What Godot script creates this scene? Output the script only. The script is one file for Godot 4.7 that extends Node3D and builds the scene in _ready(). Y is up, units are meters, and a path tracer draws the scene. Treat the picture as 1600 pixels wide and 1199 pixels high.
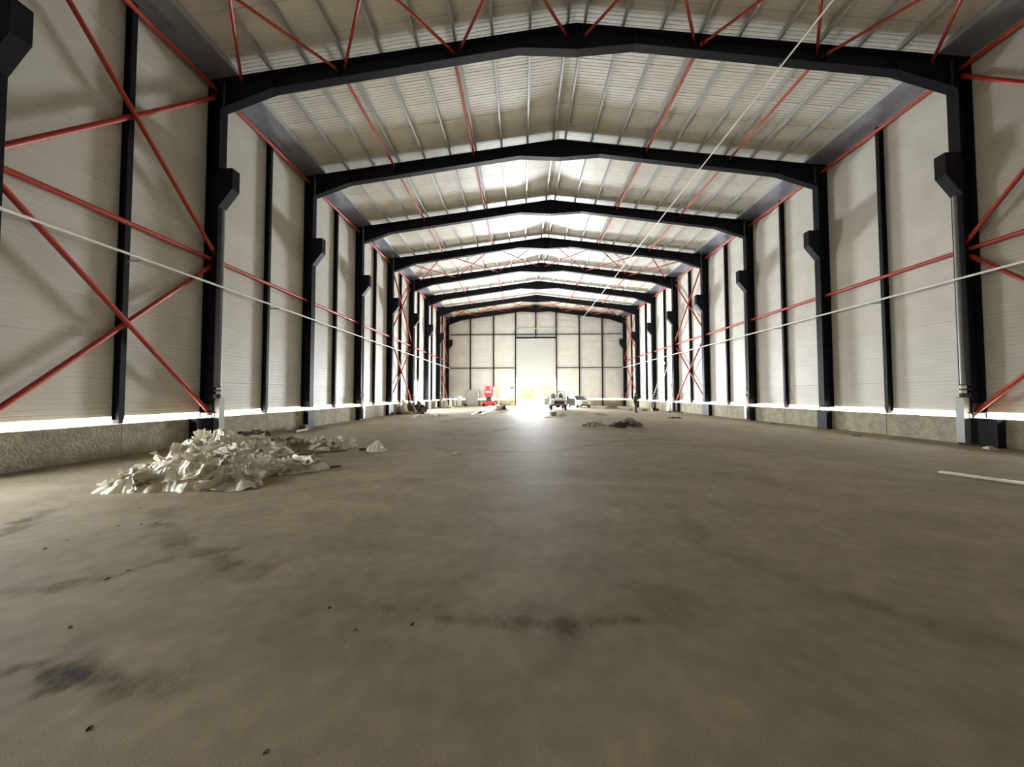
extends Node3D
# A long steel hall under construction, seen from near one end. x right, y up; d below is the distance from the camera along the hall (z = -d).

const XC := 1.83          # centre line of the hall
const HF := 12.07         # centre line to the inner flange of the columns
const HW := 12.52         # centre line to the wall face
const SLOPE := 0.127
const FRAMES := [6.12, 11.09, 16.23, 21.36, 26.50, 31.64, 36.77, 41.91, 47.05]
const EDGES := [-24.0, 1.2, 6.12, 11.09, 16.23, 21.36, 26.50, 31.64, 36.77, 41.91, 47.05]
const ORD := ["nearest", "second", "third", "fourth", "fifth", "sixth", "seventh", "eighth", "ninth"]
const SIDE := {-1: "left", 1: "right"}

var M := {}
var used := {}
var rng := RandomNumberGenerator.new()


class Mb:
	var st := SurfaceTool.new()
	func _init() -> void:
		st.begin(Mesh.PRIMITIVE_TRIANGLES)
		st.set_smooth_group(-1)
	func smooth(on: bool) -> void:
		st.set_smooth_group(1 if on else -1)
	func tri(a: Vector3, b: Vector3, c: Vector3) -> void:   # counter-clockwise from outside
		st.add_vertex(a)
		st.add_vertex(c)
		st.add_vertex(b)
	func quad(a: Vector3, b: Vector3, c: Vector3, d: Vector3) -> void:
		tri(a, b, c)
		tri(a, c, d)
	func box(c: Vector3, s: Vector3, b := Basis()) -> void:
		var x := b.x * s.x * 0.5
		var y := b.y * s.y * 0.5
		var z := b.z * s.z * 0.5
		quad(c - x - y + z, c + x - y + z, c + x + y + z, c - x + y + z)
		quad(c + x - y - z, c - x - y - z, c - x + y - z, c + x + y - z)
		quad(c + x - y + z, c + x - y - z, c + x + y - z, c + x + y + z)
		quad(c - x - y - z, c - x - y + z, c - x + y + z, c - x + y - z)
		quad(c - x + y + z, c + x + y + z, c + x + y - z, c - x + y - z)
		quad(c - x - y - z, c + x - y - z, c + x - y + z, c - x - y + z)
	func bev(c: Vector3, s: Vector3, r: float, b := Basis()) -> void:   # a box with chamfered edges along its longest side faces
		var p := PackedVector2Array([Vector2(-s.x / 2 + r, -s.y / 2), Vector2(s.x / 2 - r, -s.y / 2), Vector2(s.x / 2, -s.y / 2 + r), Vector2(s.x / 2, s.y / 2 - r),
			Vector2(s.x / 2 - r, s.y / 2), Vector2(-s.x / 2 + r, s.y / 2), Vector2(-s.x / 2, s.y / 2 - r), Vector2(-s.x / 2, -s.y / 2 + r)])
		prism(p, c - b.z * s.z / 2, b.x, b.y, b.z * s.z)
	func prism(poly: PackedVector2Array, o: Vector3, ux: Vector3, uy: Vector3, ext: Vector3, caps := true) -> void:
		var p := poly.duplicate()
		if Geometry2D.is_polygon_clockwise(p):
			p.reverse()
		if ux.cross(uy).dot(ext) < 0.0:
			p.reverse()
		var n := p.size()
		for i in n:
			var a := o + ux * p[i].x + uy * p[i].y
			var k := (i + 1) % n
			var b := o + ux * p[k].x + uy * p[k].y
			quad(a, b, b + ext, a + ext)
		if caps:
			var ids := Geometry2D.triangulate_polygon(p)
			for t in range(0, ids.size(), 3):
				var v := []
				for j in 3:
					v.append(o + ux * p[ids[t + j]].x + uy * p[ids[t + j]].y)
				if (v[1] - v[0]).cross(v[2] - v[0]).dot(ext) > 0.0:
					v = [v[0], v[2], v[1]]
				tri(v[0], v[1], v[2])
				tri(v[0] + ext, v[2] + ext, v[1] + ext)
	func frame(d: Vector3) -> Array:
		var u := d.cross(Vector3.UP if absf(d.normalized().y) < 0.95 else Vector3.RIGHT).normalized()
		return [u, u.cross(d.normalized())]
	func tube(a: Vector3, b: Vector3, r: float, n := 10, r2 := -1.0, caps := true) -> void:
		r2 = r if r2 < 0.0 else r2
		var f := frame(b - a)
		st.set_smooth_group(1)
		for i in n:
			var t := TAU * i / n
			var k := TAU * (i + 1) / n
			var p: Vector3 = f[0] * cos(t) + f[1] * sin(t)
			var q: Vector3 = f[0] * cos(k) + f[1] * sin(k)
			quad(a + p * r, b + p * r2, b + q * r2, a + q * r)
		st.set_smooth_group(-1)
		if caps:
			for i in n:
				var t := TAU * i / n
				var k := TAU * (i + 1) / n
				var p: Vector3 = f[0] * cos(t) + f[1] * sin(t)
				var q: Vector3 = f[0] * cos(k) + f[1] * sin(k)
				tri(a, a + p * r, a + q * r)
				tri(b, b + q * r2, b + p * r2)
	func path(pts: Array, r: float, n := 6) -> void:
		for i in pts.size() - 1:
			tube(pts[i], pts[i + 1], r, n, r, true)
	func lathe(prof: Array, o: Vector3, axis: Vector3, n := 20) -> void:   # prof: Vector2(radius, height along axis)
		var f := frame(axis)
		var ax := axis.normalized()
		st.set_smooth_group(1)
		for j in prof.size() - 1:
			for i in n:
				var t := TAU * i / n
				var k := TAU * (i + 1) / n
				var p: Vector3 = f[0] * cos(t) + f[1] * sin(t)
				var q: Vector3 = f[0] * cos(k) + f[1] * sin(k)
				quad(o + p * prof[j].x + ax * prof[j].y, o + p * prof[j + 1].x + ax * prof[j + 1].y, o + q * prof[j + 1].x + ax * prof[j + 1].y, o + q * prof[j].x + ax * prof[j].y)
		st.set_smooth_group(-1)
	func loft(rings: Array, caps := true) -> void:   # rings of equal size, counter-clockwise seen from +z, z rising
		st.set_smooth_group(1)
		for j in rings.size() - 1:
			var n: int = rings[j].size()
			for i in n:
				var k := (i + 1) % n
				quad(rings[j][i], rings[j][k], rings[j + 1][k], rings[j + 1][i])
		st.set_smooth_group(-1)
		if caps:
			for e in [0, rings.size() - 1]:
				var c := Vector3()
				for p in rings[e]:
					c += p
				c /= rings[e].size()
				for i in rings[e].size():
					var k: int = (i + 1) % rings[e].size()
					if e == 0:
						tri(c, rings[e][k], rings[e][i])
					else:
						tri(c, rings[e][i], rings[e][k])
	func mesh() -> ArrayMesh:
		st.generate_normals()
		st.index()
		return st.commit()


# ---------- naming and tagging
func numbered(called: String) -> String:
	var n: int = used.get(called, 0)
	used[called] = n + 1
	return called if n == 0 else "%s_%03d" % [called, n]

func P(x: float, y: float, d: float) -> Vector3:
	return Vector3(x, y, -d)

func tag(o: Node3D, label: String, category: String, group := "") -> Node3D:
	o.set_meta("label", label)
	o.set_meta("category", category)
	if group:
		o.set_meta("group", group)
	return o

func thing(called: String, label: String, category: String, at := Vector3.ZERO, turn := 0.0, group := "") -> Node3D:
	var o := Node3D.new()
	o.name = numbered(called)
	o.position = at
	o.rotation.y = turn
	add_child(o)
	return tag(o, label, category, group)

func put(called: String, m: Mesh, mat: Material, parent: Node3D = null, at := Vector3.ZERO, turn := 0.0, label := "") -> MeshInstance3D:
	var o := MeshInstance3D.new()
	o.mesh = m
	o.material_override = mat
	o.position = at
	o.rotation.y = turn
	if parent == null:
		o.name = numbered(called)
		add_child(o)
	else:
		o.name = called
		parent.add_child(o, true)
	if label:
		o.set_meta("label", label)
	return o

func structure(called: String, label: String) -> Node3D:
	var o := Node3D.new()
	o.name = numbered(called)
	add_child(o)
	o.set_meta("kind", "structure")
	o.set_meta("label", label)
	return o

func single(called: String, mb: Mb, mat: Material, label: String, category: String, at := Vector3.ZERO, turn := 0.0, group := "") -> MeshInstance3D:
	var o := put(called, mb.mesh(), mat, null, at, turn)
	tag(o, label, category, group)
	return o

func boxmesh(s: Vector3, c := Vector3.ZERO) -> ArrayMesh:
	var b := Mb.new()
	b.box(c, s)
	return b.mesh()


# ---------- materials
func noise(freq: float, seed_: int, octaves := 4, kind := FastNoiseLite.TYPE_SIMPLEX_SMOOTH) -> FastNoiseLite:
	var n := FastNoiseLite.new()
	n.noise_type = kind
	n.frequency = freq
	n.seed = seed_
	n.fractal_octaves = octaves
	return n

func tex(freq: float, seed_: int, lo: Color, hi: Color, size := 512, octaves := 4, normal := 0.0) -> NoiseTexture2D:
	var t := NoiseTexture2D.new()
	t.width = size
	t.height = size
	t.seamless = true
	t.noise = noise(freq, seed_, octaves)
	if normal > 0.0:
		t.as_normal_map = true
		t.bump_strength = normal
	else:
		var g := Gradient.new()
		g.set_color(0, lo)
		g.set_color(1, hi)
		t.color_ramp = g
	return t

func mat(called: String, c: Color, rough := 0.6, metal := 0.0, t: Texture2D = null, scale := 0.5, nt: Texture2D = null, ns := 0.5, world := true) -> StandardMaterial3D:
	var m := StandardMaterial3D.new()
	m.resource_name = called
	m.albedo_color = c
	m.roughness = rough
	m.metallic = metal
	if t or nt:
		m.uv1_triplanar = true
		m.uv1_world_triplanar = world
		m.uv1_scale = Vector3.ONE * scale
	if t:
		m.albedo_texture = t
	if nt:
		m.normal_enabled = true
		m.normal_texture = nt
		m.normal_scale = ns
	M[called] = m
	return m

func c8(r: int, g: int, b: int) -> Color:
	return Color8(r, g, b)

func materials() -> void:
	mat("dark_steel", c8(33, 32, 38), 0.5, 0.0, tex(0.02, 3, Color(0.86, 0.86, 0.88), Color(1.0, 1.0, 1.0)), 0.4)
	mat("red_steel", c8(188, 66, 46), 0.45, 0.0, tex(0.03, 5, Color(0.84, 0.82, 0.82), Color(1, 1, 1)), 0.7)
	mat("galvanised", c8(196, 198, 198), 0.38, 0.35, tex(0.05, 7, Color(0.88, 0.88, 0.9), Color(1, 1, 1)), 1.0)
	mat("gutter_metal", c8(176, 180, 190), 0.3, 0.55, tex(0.012, 8, Color(0.85, 0.86, 0.9), Color(1, 1, 1)), 0.4)
	mat("wall_sheet", c8(208, 204, 194), 0.5, 0.0, tex(0.01, 9, Color(0.94, 0.94, 0.93), Color(1, 1, 1)), 0.15)
	mat("wall_sheet_two", c8(206, 201, 190), 0.5, 0.0, tex(0.01, 10, Color(0.93, 0.93, 0.92), Color(1, 1, 1)), 0.15)
	mat("wall_sheet_brightened", c8(230, 230, 226), 0.5, 0.0, tex(0.01, 9, Color(0.94, 0.94, 0.93), Color(1, 1, 1)), 0.15)  # lighter copy of the side wall sheet, far-end brightness put into the colour
	mat("roof_sheet", c8(222, 218, 208), 0.42, 0.05, tex(0.01, 11, Color(0.92, 0.92, 0.91), Color(1, 1, 1)), 0.2)
	mat("white_paint", c8(236, 235, 228), 0.4)
	mat("door_sheet", c8(200, 203, 201), 0.5)
	mat("plinth_concrete", c8(176, 170, 148), 0.85, 0.0, tex(0.012, 12, Color(0.8, 0.79, 0.76), Color(1, 1, 1), 512, 6), 0.35, tex(0.06, 13, Color(), Color(), 512, 5, 4.0), 0.6)
	mat("grey_pipe", c8(150, 152, 150), 0.4, 0.1)
	mat("outdoor_gravel", c8(214, 205, 180), 0.9, 0.0, tex(0.02, 14, Color(0.75, 0.74, 0.7), Color(1, 1, 1)), 0.1)
	mat("black_rubber", c8(28, 28, 29), 0.8)
	mat("glass_dark", c8(44, 52, 50), 0.1)
	mat("car_white", c8(236, 236, 230), 0.25)
	mat("chrome", c8(200, 200, 200), 0.2, 0.9)
	mat("lamp_glass", c8(215, 218, 216), 0.15)
	mat("truck_dark", c8(72, 56, 44), 0.8)
	mat("door_card", c8(170, 172, 176), 0.6)
	mat("lift_red", c8(222, 40, 44), 0.4)
	mat("lift_dark", c8(46, 54, 54), 0.5)
	mat("card", c8(172, 150, 112), 0.9, 0.0, tex(0.03, 15, Color(0.85, 0.84, 0.82), Color(1, 1, 1)), 1.5)
	mat("brown", c8(72, 50, 38), 0.85, 0.0, tex(0.05, 16, Color(0.6, 0.6, 0.6), Color(1, 1, 1)), 2.0)
	mat("olive_cloth", c8(74, 70, 48), 0.9, 0.0, tex(0.04, 17, Color(0.6, 0.6, 0.6), Color(1, 1, 1)), 2.0)
	mat("dark_cloth", c8(40, 36, 34), 0.9)
	mat("grey_cloth", c8(112, 108, 104), 0.9)
	mat("skin", c8(168, 120, 92), 0.6)
	mat("hair", c8(26, 22, 20), 0.7)
	mat("shoe", c8(58, 52, 44), 0.7)
	mat("blue_plastic", c8(40, 66, 150), 0.4)
	mat("aluminium", c8(205, 206, 204), 0.35, 0.6)
	mat("tarp_green", c8(104, 108, 92), 0.7)
	mat("yellow_sack", c8(146, 132, 58), 0.9)
	mat("grey_sheet", c8(196, 200, 194), 0.5, 0.0, tex(0.01, 18, Color(0.9, 0.9, 0.9), Color(1, 1, 1)), 0.5)
	mat("white_sack", c8(214, 208, 192), 0.8, 0.0, tex(0.03, 19, Color(0.8, 0.79, 0.77), Color(1, 1, 1)), 1.5)
	mat("rust", c8(70, 54, 42), 0.8, 0.2)
	mat("rubble", c8(150, 142, 126), 0.9, 0.0, tex(0.05, 20, Color(0.6, 0.6, 0.6), Color(1, 1, 1)), 2.0)
	mat("bark", c8(96, 78, 58), 0.9)
	var film := mat("film", c8(240, 234, 218), 0.38, 0.0, tex(0.02, 21, Color(0.86, 0.84, 0.8), Color(1, 1, 1)), 1.2)
	film.metallic_specular = 0.6
	film.backlight_enabled = true
	film.backlight = Color(0.35, 0.34, 0.31)
	var film2 := mat("film_grey", c8(188, 181, 164), 0.38, 0.0, tex(0.02, 22, Color(0.72, 0.7, 0.66), Color(1, 1, 1)), 1.2)
	film2.backlight_enabled = true
	film2.backlight = Color(0.3, 0.29, 0.26)
	var leaf := mat("leaf", c8(196, 202, 92), 0.6)
	leaf.backlight_enabled = true
	leaf.backlight = Color(0.5, 0.5, 0.1)
	leaf.cull_mode = BaseMaterial3D.CULL_DISABLED
	M.dark_steel.metallic_specular = 0.25
	floor_material()

# dusty screed: pale drifts, dirt, tyre tracks and damp-looking stains drawn where they lie
func floor_material() -> void:
	var w := 1024
	var h := 1536
	var x0 := -12.0
	var x1 := 15.6
	var d0 := 0.0
	var d1 := 49.0
	var big := noise(0.16, 31, 4)
	var mid := noise(0.9, 32, 4)
	var fine := noise(5.0, 33, 2)
	var val := PackedFloat32Array()
	val.resize(w * h)
	for j in h:
		var d := d0 + (d1 - d0) * (j + 0.5) / h
		for i in w:
			var x := x0 + (x1 - x0) * (i + 0.5) / w
			val[j * w + i] = 0.9 + 0.1 * big.get_noise_2d(x, d) + 0.09 * mid.get_noise_2d(x, d * 1.4) + 0.06 * fine.get_noise_2d(x, d)
	var strokes := [   # [points as x,d pairs, half-width, strength]
		[[[-4.99, 4.69], [-4.5, 4.1], [-3.66, 3.60], [-2.87, 3.20], [-2.33, 3.10]], 0.16, -0.2],
		[[[-4.25, 2.69], [-3.87, 2.77], [-3.61, 2.95], [-3.51, 3.18], [-3.0, 3.5]], 0.1, -0.2],
		[[[-6.1, 3.4], [-5.93, 3.73], [-6.04, 3.87], [-6.30, 4.17], [-6.55, 4.52]], 0.14, -0.32],
		[[[-3.2, 1.85], [-2.97, 1.93], [-2.9, 2.0], [-2.73, 1.94], [-2.56, 1.90], [-2.32, 1.90]], 0.07, -0.42],
		[[[-2.9, 2.1], [-2.6, 1.98], [-2.2, 1.86], [-1.9, 1.85]], 0.12, -0.22],
		[[[-2.55, 3.15], [-1.00, 2.46], [0.24, 2.50], [1.05, 2.71]], 0.28, -0.1],
		[[[-0.6, 2.45], [0.3, 2.42], [0.8, 2.5]], 0.06, -0.22],
		[[[-3.19, 13.39], [-1.80, 13.42], [-0.78, 15.94], [0.69, 19.62], [0.9, 22.0], [0.63, 24.03], [-1.25, 25.45], [-3.0, 25.2]], 0.3, -0.26],
		[[[-2.08, 9.51], [-0.29, 9.55], [0.96, 9.58], [2.06, 10.66], [3.12, 11.69], [5.5, 12.6]], 0.14, -0.26],
		[[[-4.66, 19.56], [-4.01, 22.12], [-3.10, 22.6], [-1.0, 22.0]], 0.45, -0.26],
		[[[-6.13, 16.48], [-3.14, 14.30], [-1.04, 15.37], [1.5, 16.2], [5.0, 15.0]], 0.25, -0.18],
		[[[2.2, 14.0], [4.5, 11.5], [7.5, 9.2]], 0.22, -0.12],
		[[[2.9, 14.4], [5.2, 11.9], [8.2, 9.6]], 0.22, -0.12],
		[[[-4.2, 5.6], [-2.0, 6.4], [1.2, 7.0], [4.4, 6.6]], 0.3, -0.1],
		[[[0.1, 6.2], [1.4, 6.25], [2.2, 6.1]], 0.1, 0.14],
		[[[3.4, 2.0], [2.6, 2.7], [1.9, 3.6], [2.2, 5.0]], 0.12, -0.1],
	]
	var rag := noise(2.2, 34, 4)
	for s in strokes:
		var pts: Array = s[0]
		var hw: float = s[1]
		for k in pts.size() - 1:
			var a := Vector2(pts[k][0], pts[k][1])
			var b := Vector2(pts[k + 1][0], pts[k + 1][1])
			var lo := a.min(b) - Vector2.ONE * hw * 2.5
			var hi := a.max(b) + Vector2.ONE * hw * 2.5
			for j in range(maxi(0, int((lo.y - d0) / (d1 - d0) * h)), mini(h, int((hi.y - d0) / (d1 - d0) * h) + 1)):
				for i in range(maxi(0, int((lo.x - x0) / (x1 - x0) * w)), mini(w, int((hi.x - x0) / (x1 - x0) * w) + 1)):
					var p := Vector2(x0 + (x1 - x0) * (i + 0.5) / w, d0 + (d1 - d0) * (j + 0.5) / h)
					var ab := b - a
					var t := clampf((p - a).dot(ab) / ab.length_squared(), 0.0, 1.0)
					var dist := p.distance_to(a + ab * t) / hw + 1.3 * rag.get_noise_2d(p.x, p.y)
					if dist < 1.2:
						var amount: float = 0.7 * s[2] * clampf(1.2 - dist, 0.0, 1.0)
						val[j * w + i] += amount * (0.45 + 1.1 * absf(fine.get_noise_2d(p.x * 3.0, p.y * 3.0)))
	var im := Image.create_empty(w, h, false, Image.FORMAT_RGB8)
	var bytes := PackedByteArray()
	bytes.resize(w * h * 3)
	for k in w * h:
		var v := clampf(val[k], 0.2, 1.15)
		var warm := clampf(0.85 - v, 0.0, 0.5)
		bytes[k * 3] = int(clampf((216.0 + 8.0 * warm) * v, 0, 255))
		bytes[k * 3 + 1] = int(clampf((199.0 - 30.0 * warm) * v, 0, 255))
		bytes[k * 3 + 2] = int(clampf((171.0 - 90.0 * warm) * v, 0, 255))
	im.set_data(w, h, false, Image.FORMAT_RGB8, bytes)
	var m := StandardMaterial3D.new()
	m.resource_name = "dusty_floor"
	m.albedo_texture = ImageTexture.create_from_image(im)
	m.roughness = 0.72
	m.metallic_specular = 0.35
	m.detail_enabled = true
	m.detail_uv_layer = BaseMaterial3D.DETAIL_UV_2
	m.detail_blend_mode = BaseMaterial3D.BLEND_MODE_MUL
	m.detail_albedo = tex(0.16, 35, Color(0.6, 0.59, 0.56), Color(1, 1, 1), 1024, 5)
	m.uv2_triplanar = true
	m.uv2_world_triplanar = true
	m.uv2_scale = Vector3.ONE * 0.9
	M["dusty_floor"] = m


# ---------- lens, sky, sun
func lens_and_light() -> void:
	var cam := Camera3D.new()
	cam.name = "camera"
	cam.fov = 96.9687
	cam.near = 0.05
	cam.far = 600.0
	cam.position = Vector3(0, 1.6, 0)
	cam.rotation = Vector3(0.03213, 0.03018, -0.00142)
	add_child(cam)
	cam.current = true
	var sky := ProceduralSkyMaterial.new()
	sky.sky_top_color = Color(0.84, 0.88, 0.93)
	sky.sky_horizon_color = Color(0.96, 0.96, 0.94)
	sky.ground_horizon_color = Color(0.9, 0.88, 0.8)
	sky.ground_bottom_color = Color(0.7, 0.68, 0.6)
	sky.sky_energy_multiplier = 3.2
	sky.ground_energy_multiplier = 2.7
	sky.sun_angle_max = 1.0
	var e := Environment.new()
	e.background_mode = Environment.BG_SKY
	e.sky = Sky.new()
	e.sky.sky_material = sky
	e.tonemap_mode = Environment.TONE_MAPPER_LINEAR
	e.tonemap_exposure = 1.22
	e.sdfgi_enabled = true
	e.ssao_enabled = true
	e.ssil_enabled = true
	var we := WorldEnvironment.new()
	we.name = "world_environment"
	we.environment = e
	add_child(we)
	var sun := DirectionalLight3D.new()
	sun.name = "sun"
	sun.light_energy = 10.0
	sun.light_color = Color(1.0, 0.96, 0.86)
	sun.light_angular_distance = 0.6
	sun.rotation = Vector3(deg_to_rad(-52), deg_to_rad(28), 0)
	sun.shadow_enabled = true
	add_child(sun)
	# daylight entering through the openings of the hall
	daylight("daylight_far_door", P(1.91, 1.93, 47.62), Vector2(5.4, 3.8), PI, 45.0, Color(0.95, 0.975, 1.0))
	daylight("daylight_side_door", P(XC - HW - 0.1, 1.9, 3.3), Vector2(3.1, 3.7), -PI / 2, 1.3, Color(1.0, 0.96, 0.88))
	daylight("daylight_side_door", P(XC - HW - 0.1, 1.5, 33.7), Vector2(3.1, 2.9), -PI / 2, 27.0, Color(0.95, 0.975, 1.0))
	for b in range(0, EDGES.size() - 1):
		for s in [-1, 1]:
			if b < 2 or s == -1 and b == 7:
				continue
			var mid: float = (EDGES[b] + EDGES[b + 1]) / 2.0
			daylight("daylight_gap", P(XC + s * (HW + 0.05), 0.935, mid), Vector2(EDGES[b + 1] - EDGES[b] - 0.4, 0.18), s * PI / 2, 4.5, Color(1.0, 0.96, 0.88))

func daylight(called: String, at: Vector3, size: Vector2, turn: float, energy: float, c: Color) -> void:
	var l := AreaLight3D.new()
	l.name = numbered(called)
	l.area_size = size
	l.area_normalize_energy = false
	l.light_energy = energy
	l.light_color = c
	l.area_range = 80.0
	l.area_attenuation = 2.0
	l.shadow_enabled = true
	l.position = at
	l.rotation.y = turn
	add_child(l)


# ---------- the setting
func top_y(x: float) -> float:      # rafter top
	return 13.95 - SLOPE * absf(x - XC)

func ribbed(h: float, length: float, pitch: float, groove: float, deep: float, thick: float) -> ArrayMesh:
	# sheet facing +x, h high, centred on z; fine grooves and a recessed joint at its top and bottom
	var p := PackedVector2Array()
	p.append(Vector2(-0.012, 0.0))
	p.append(Vector2(0.0, 0.012))
	var n := int(round(h / pitch))
	for i in range(1, n):
		var y := h * i / n
		p.append(Vector2(0, y - groove / 2))
		p.append(Vector2(-deep, y - groove / 4))
		p.append(Vector2(-deep, y + groove / 4))
		p.append(Vector2(0, y + groove / 2))
	p.append(Vector2(0.0, h - 0.012))
	p.append(Vector2(-0.012, h))
	p.append(Vector2(-thick, h))
	p.append(Vector2(-thick, 0.0))
	var b := Mb.new()
	b.prism(p, Vector3(0, 0, -length / 2), Vector3.RIGHT, Vector3.UP, Vector3(0, 0, length))
	return b.mesh()

func build_setting() -> void:
	# floor slab
	var fb := SurfaceTool.new()
	fb.begin(Mesh.PRIMITIVE_TRIANGLES)
	var x0 := -12.0
	var x1 := 15.6
	var verts := [[x0 + 1.3, -24.1], [x1 - 1.25, -24.1], [x1 - 1.25, 47.6], [x0 + 1.3, 47.6]]
	for k in [0, 2, 1, 0, 3, 2]:
		var v: Array = verts[k]
		fb.set_normal(Vector3.UP)
		fb.set_uv(Vector2((v[0] - x0) / (x1 - x0), v[1] / 49.0))
		fb.set_uv2(Vector2(v[0], v[1]))
		fb.add_vertex(P(v[0], 0, v[1]))
	var slab := Mb.new()
	slab.box(P(XC, -0.16, 11.75), Vector3(25.0, 0.3, 71.7))
	var fl := structure("floor", "dusty grey concrete floor with tyre tracks and dirt")
	put("floor_surface", fb.commit(), M.dusty_floor, fl)
	put("slab", slab.mesh(), M.plinth_concrete, fl)
	var gm := Mb.new()
	gm.box(P(XC, -0.42, 40), Vector3(360, 0.4, 360))
	put("ground", gm.mesh(), M.outdoor_gravel).set_meta("kind", "structure")
	# side walls: sheets in rows of 1 m over a low concrete plinth, daylight between the two
	var cache := {}
	for s in [-1, 1]:
		var wl := structure("wall_" + SIDE[s], "%s wall of white sandwich panels above a concrete plinth" % SIDE[s])
		var pn := structure("trim_plinth_" + SIDE[s], "low concrete plinth of the %s wall, daylight above it" % SIDE[s])
		for b in EDGES.size() - 1:
			var a: float = EDGES[b]
			var z: float = EDGES[b + 1] + (0.35 if b == EDGES.size() - 2 else 0.0)
			var open_bay: bool = s == -1 and (b == 1 or b == 7)
			var head := 3.5 if b == 1 else 2.6
			var spans := [[a, z]]
			if open_bay:
				spans = [[a, 1.7], [4.9, z]] if b == 1 else [[a, 32.1], [35.3, z]]
			for sp in spans:
				var l: float = sp[1] - sp[0]
				for k in 12:
					var y := 1.03 + k
					if open_bay and y > head:
						continue
					var hh := 1.0 if k < 11 else 0.34
					var key := "%.2f_%.2f" % [l, hh]
					if not cache.has(key):
						cache[key] = ribbed(hh, l - 0.012, 0.125, 0.03, 0.0055, 0.08)
					put("wall_panel", cache[key], M.wall_sheet if (b * 5 + k * 3) % 4 else M.wall_sheet_two, wl, P(XC + s * HW, y, (sp[0] + sp[1]) / 2), 0.0 if s < 0 else PI)
				if b == 0:  # behind the camera: infill added over the plinth to keep daylight out
					put("wall_panel", boxmesh(Vector3(0.08, 0.2, l), Vector3(-0.05, 0.09, 0)), M.wall_sheet, wl, P(XC + s * HW, 0.84, (sp[0] + sp[1]) / 2), 0.0 if s < 0 else PI)
				for q in 2:
					var key := "p%.2f" % l
					if not cache.has(key):
						var pb := Mb.new()
						pb.bev(Vector3.ZERO, Vector3(0.2, 0.84, l / 2 - 0.025), 0.018)
						cache[key] = pb.mesh()
					put("plinth_panel", cache[key], M.plinth_concrete, pn, P(XC + s * (HW - 0.12), 0.42, sp[0] + l * (0.25 + 0.5 * q)))
			if open_bay:
				for k in range(3 if b == 1 else 2, 12):
					var hh := 1.0 if k < 11 else 0.34
					var key := "%.2f_%.2f" % [z - a, hh]
					if not cache.has(key):
						cache[key] = ribbed(hh, z - a - 0.012, 0.125, 0.03, 0.0055, 0.08)
					put("wall_panel", cache[key], M.wall_sheet, wl, P(XC + s * HW, 1.03 + k, (a + z) / 2))
	# roof: sheets of 1 m from ridge to eaves, ribs running down the slope
	var roof := structure("ceiling", "underside of the white ribbed metal roof with purlins")
	for s in [-1, 1]:
		var prof := PackedVector2Array([Vector2(-0.495, 0.012), Vector2(-0.485, 0.0)])
		for i in range(1, 8):
			var c := -0.5 + 0.125 * i
			prof.append_array([Vector2(c - 0.02, 0), Vector2(c - 0.01, 0.006), Vector2(c + 0.01, 0.006), Vector2(c + 0.02, 0)])
		prof.append_array([Vector2(0.485, 0.0), Vector2(0.495, 0.012), Vector2(0.5, 0.08), Vector2(-0.5, 0.08)])
		var rb := Mb.new()
		var dn := Vector3(s * 11.56, -SLOPE * 11.56, 0)
		rb.prism(prof, Vector3(0, 0, 0), Vector3(0, 0, 1), Vector3.UP, dn)
		var rm := rb.mesh()
		for k in 52:
			put("roof_panel", rm, M.roof_sheet, roof, P(XC, 14.15, -3.2 + k))
		var far := Mb.new()
		far.prism(PackedVector2Array([Vector2(-10.2, 0), Vector2(10.2, 0), Vector2(10.2, 0.08), Vector2(-10.2, 0.08)]), Vector3.ZERO, Vector3(0, 0, 1), Vector3.UP, dn)
		put("roof_panel", far.mesh(), M.roof_sheet, roof, P(XC, 14.15, -13.9))
	var rc := Mb.new()
	rc.box(P(XC, 14.2, 11.7), Vector3(0.7, 0.04, 71.4))
	put("ridge_cap", rc.mesh(), M.roof_sheet, roof)
	for s in [-1, 1]:
		var g := thing("eaves_gutter", "grey sheet metal gutter running along the eaves above the %s wall" % SIDE[s], "gutter", P(XC + s * 12.0, top_y(XC + 12.0), 11.7))
		var gb := Mb.new()
		var q := PackedVector2Array([Vector2(-0.52, 0.096), Vector2(-0.5, 0.096), Vector2(0.6, -0.044), Vector2(0.6, -0.064), Vector2(-0.52, 0.076)])
		gb.prism(q, Vector3(0, 0, 35.6), Vector3(s, 0, 0), Vector3.UP, Vector3(0, 0, -71.2))
		put("gutter_bottom", gb.mesh(), M.gutter_metal, g)
		gb = Mb.new()
		gb.box(Vector3(s * -0.515, 0.18, 0), Vector3(0.012, 0.22, 71.2))
		gb.box(Vector3(s * -0.49, 0.075, 0), Vector3(0.05, 0.012, 71.2))
		put("inner_side", gb.mesh(), M.galvanised, g)
		gb = Mb.new()
		gb.box(Vector3(s * 0.606, 0.12, 0), Vector3(0.012, 0.34, 71.2))
		put("outer_side", gb.mesh(), M.galvanised, g)
	build_end_walls()

func gable_poly(lo: float, hi: float, y0: float, y1: float, grow := 0.2) -> Array:
	var r := PackedVector2Array([Vector2(lo, y0), Vector2(hi, y0), Vector2(hi, y1), Vector2(lo, y1)])
	var e := HW + 0.08
	var g := PackedVector2Array([Vector2(XC - e, 0), Vector2(XC + e, 0), Vector2(XC + e, 13.95 + grow - SLOPE * e), Vector2(XC, 13.95 + grow), Vector2(XC - e, 13.95 + grow - SLOPE * e)])
	return Geometry2D.intersect_polygons(r, g)

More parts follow.
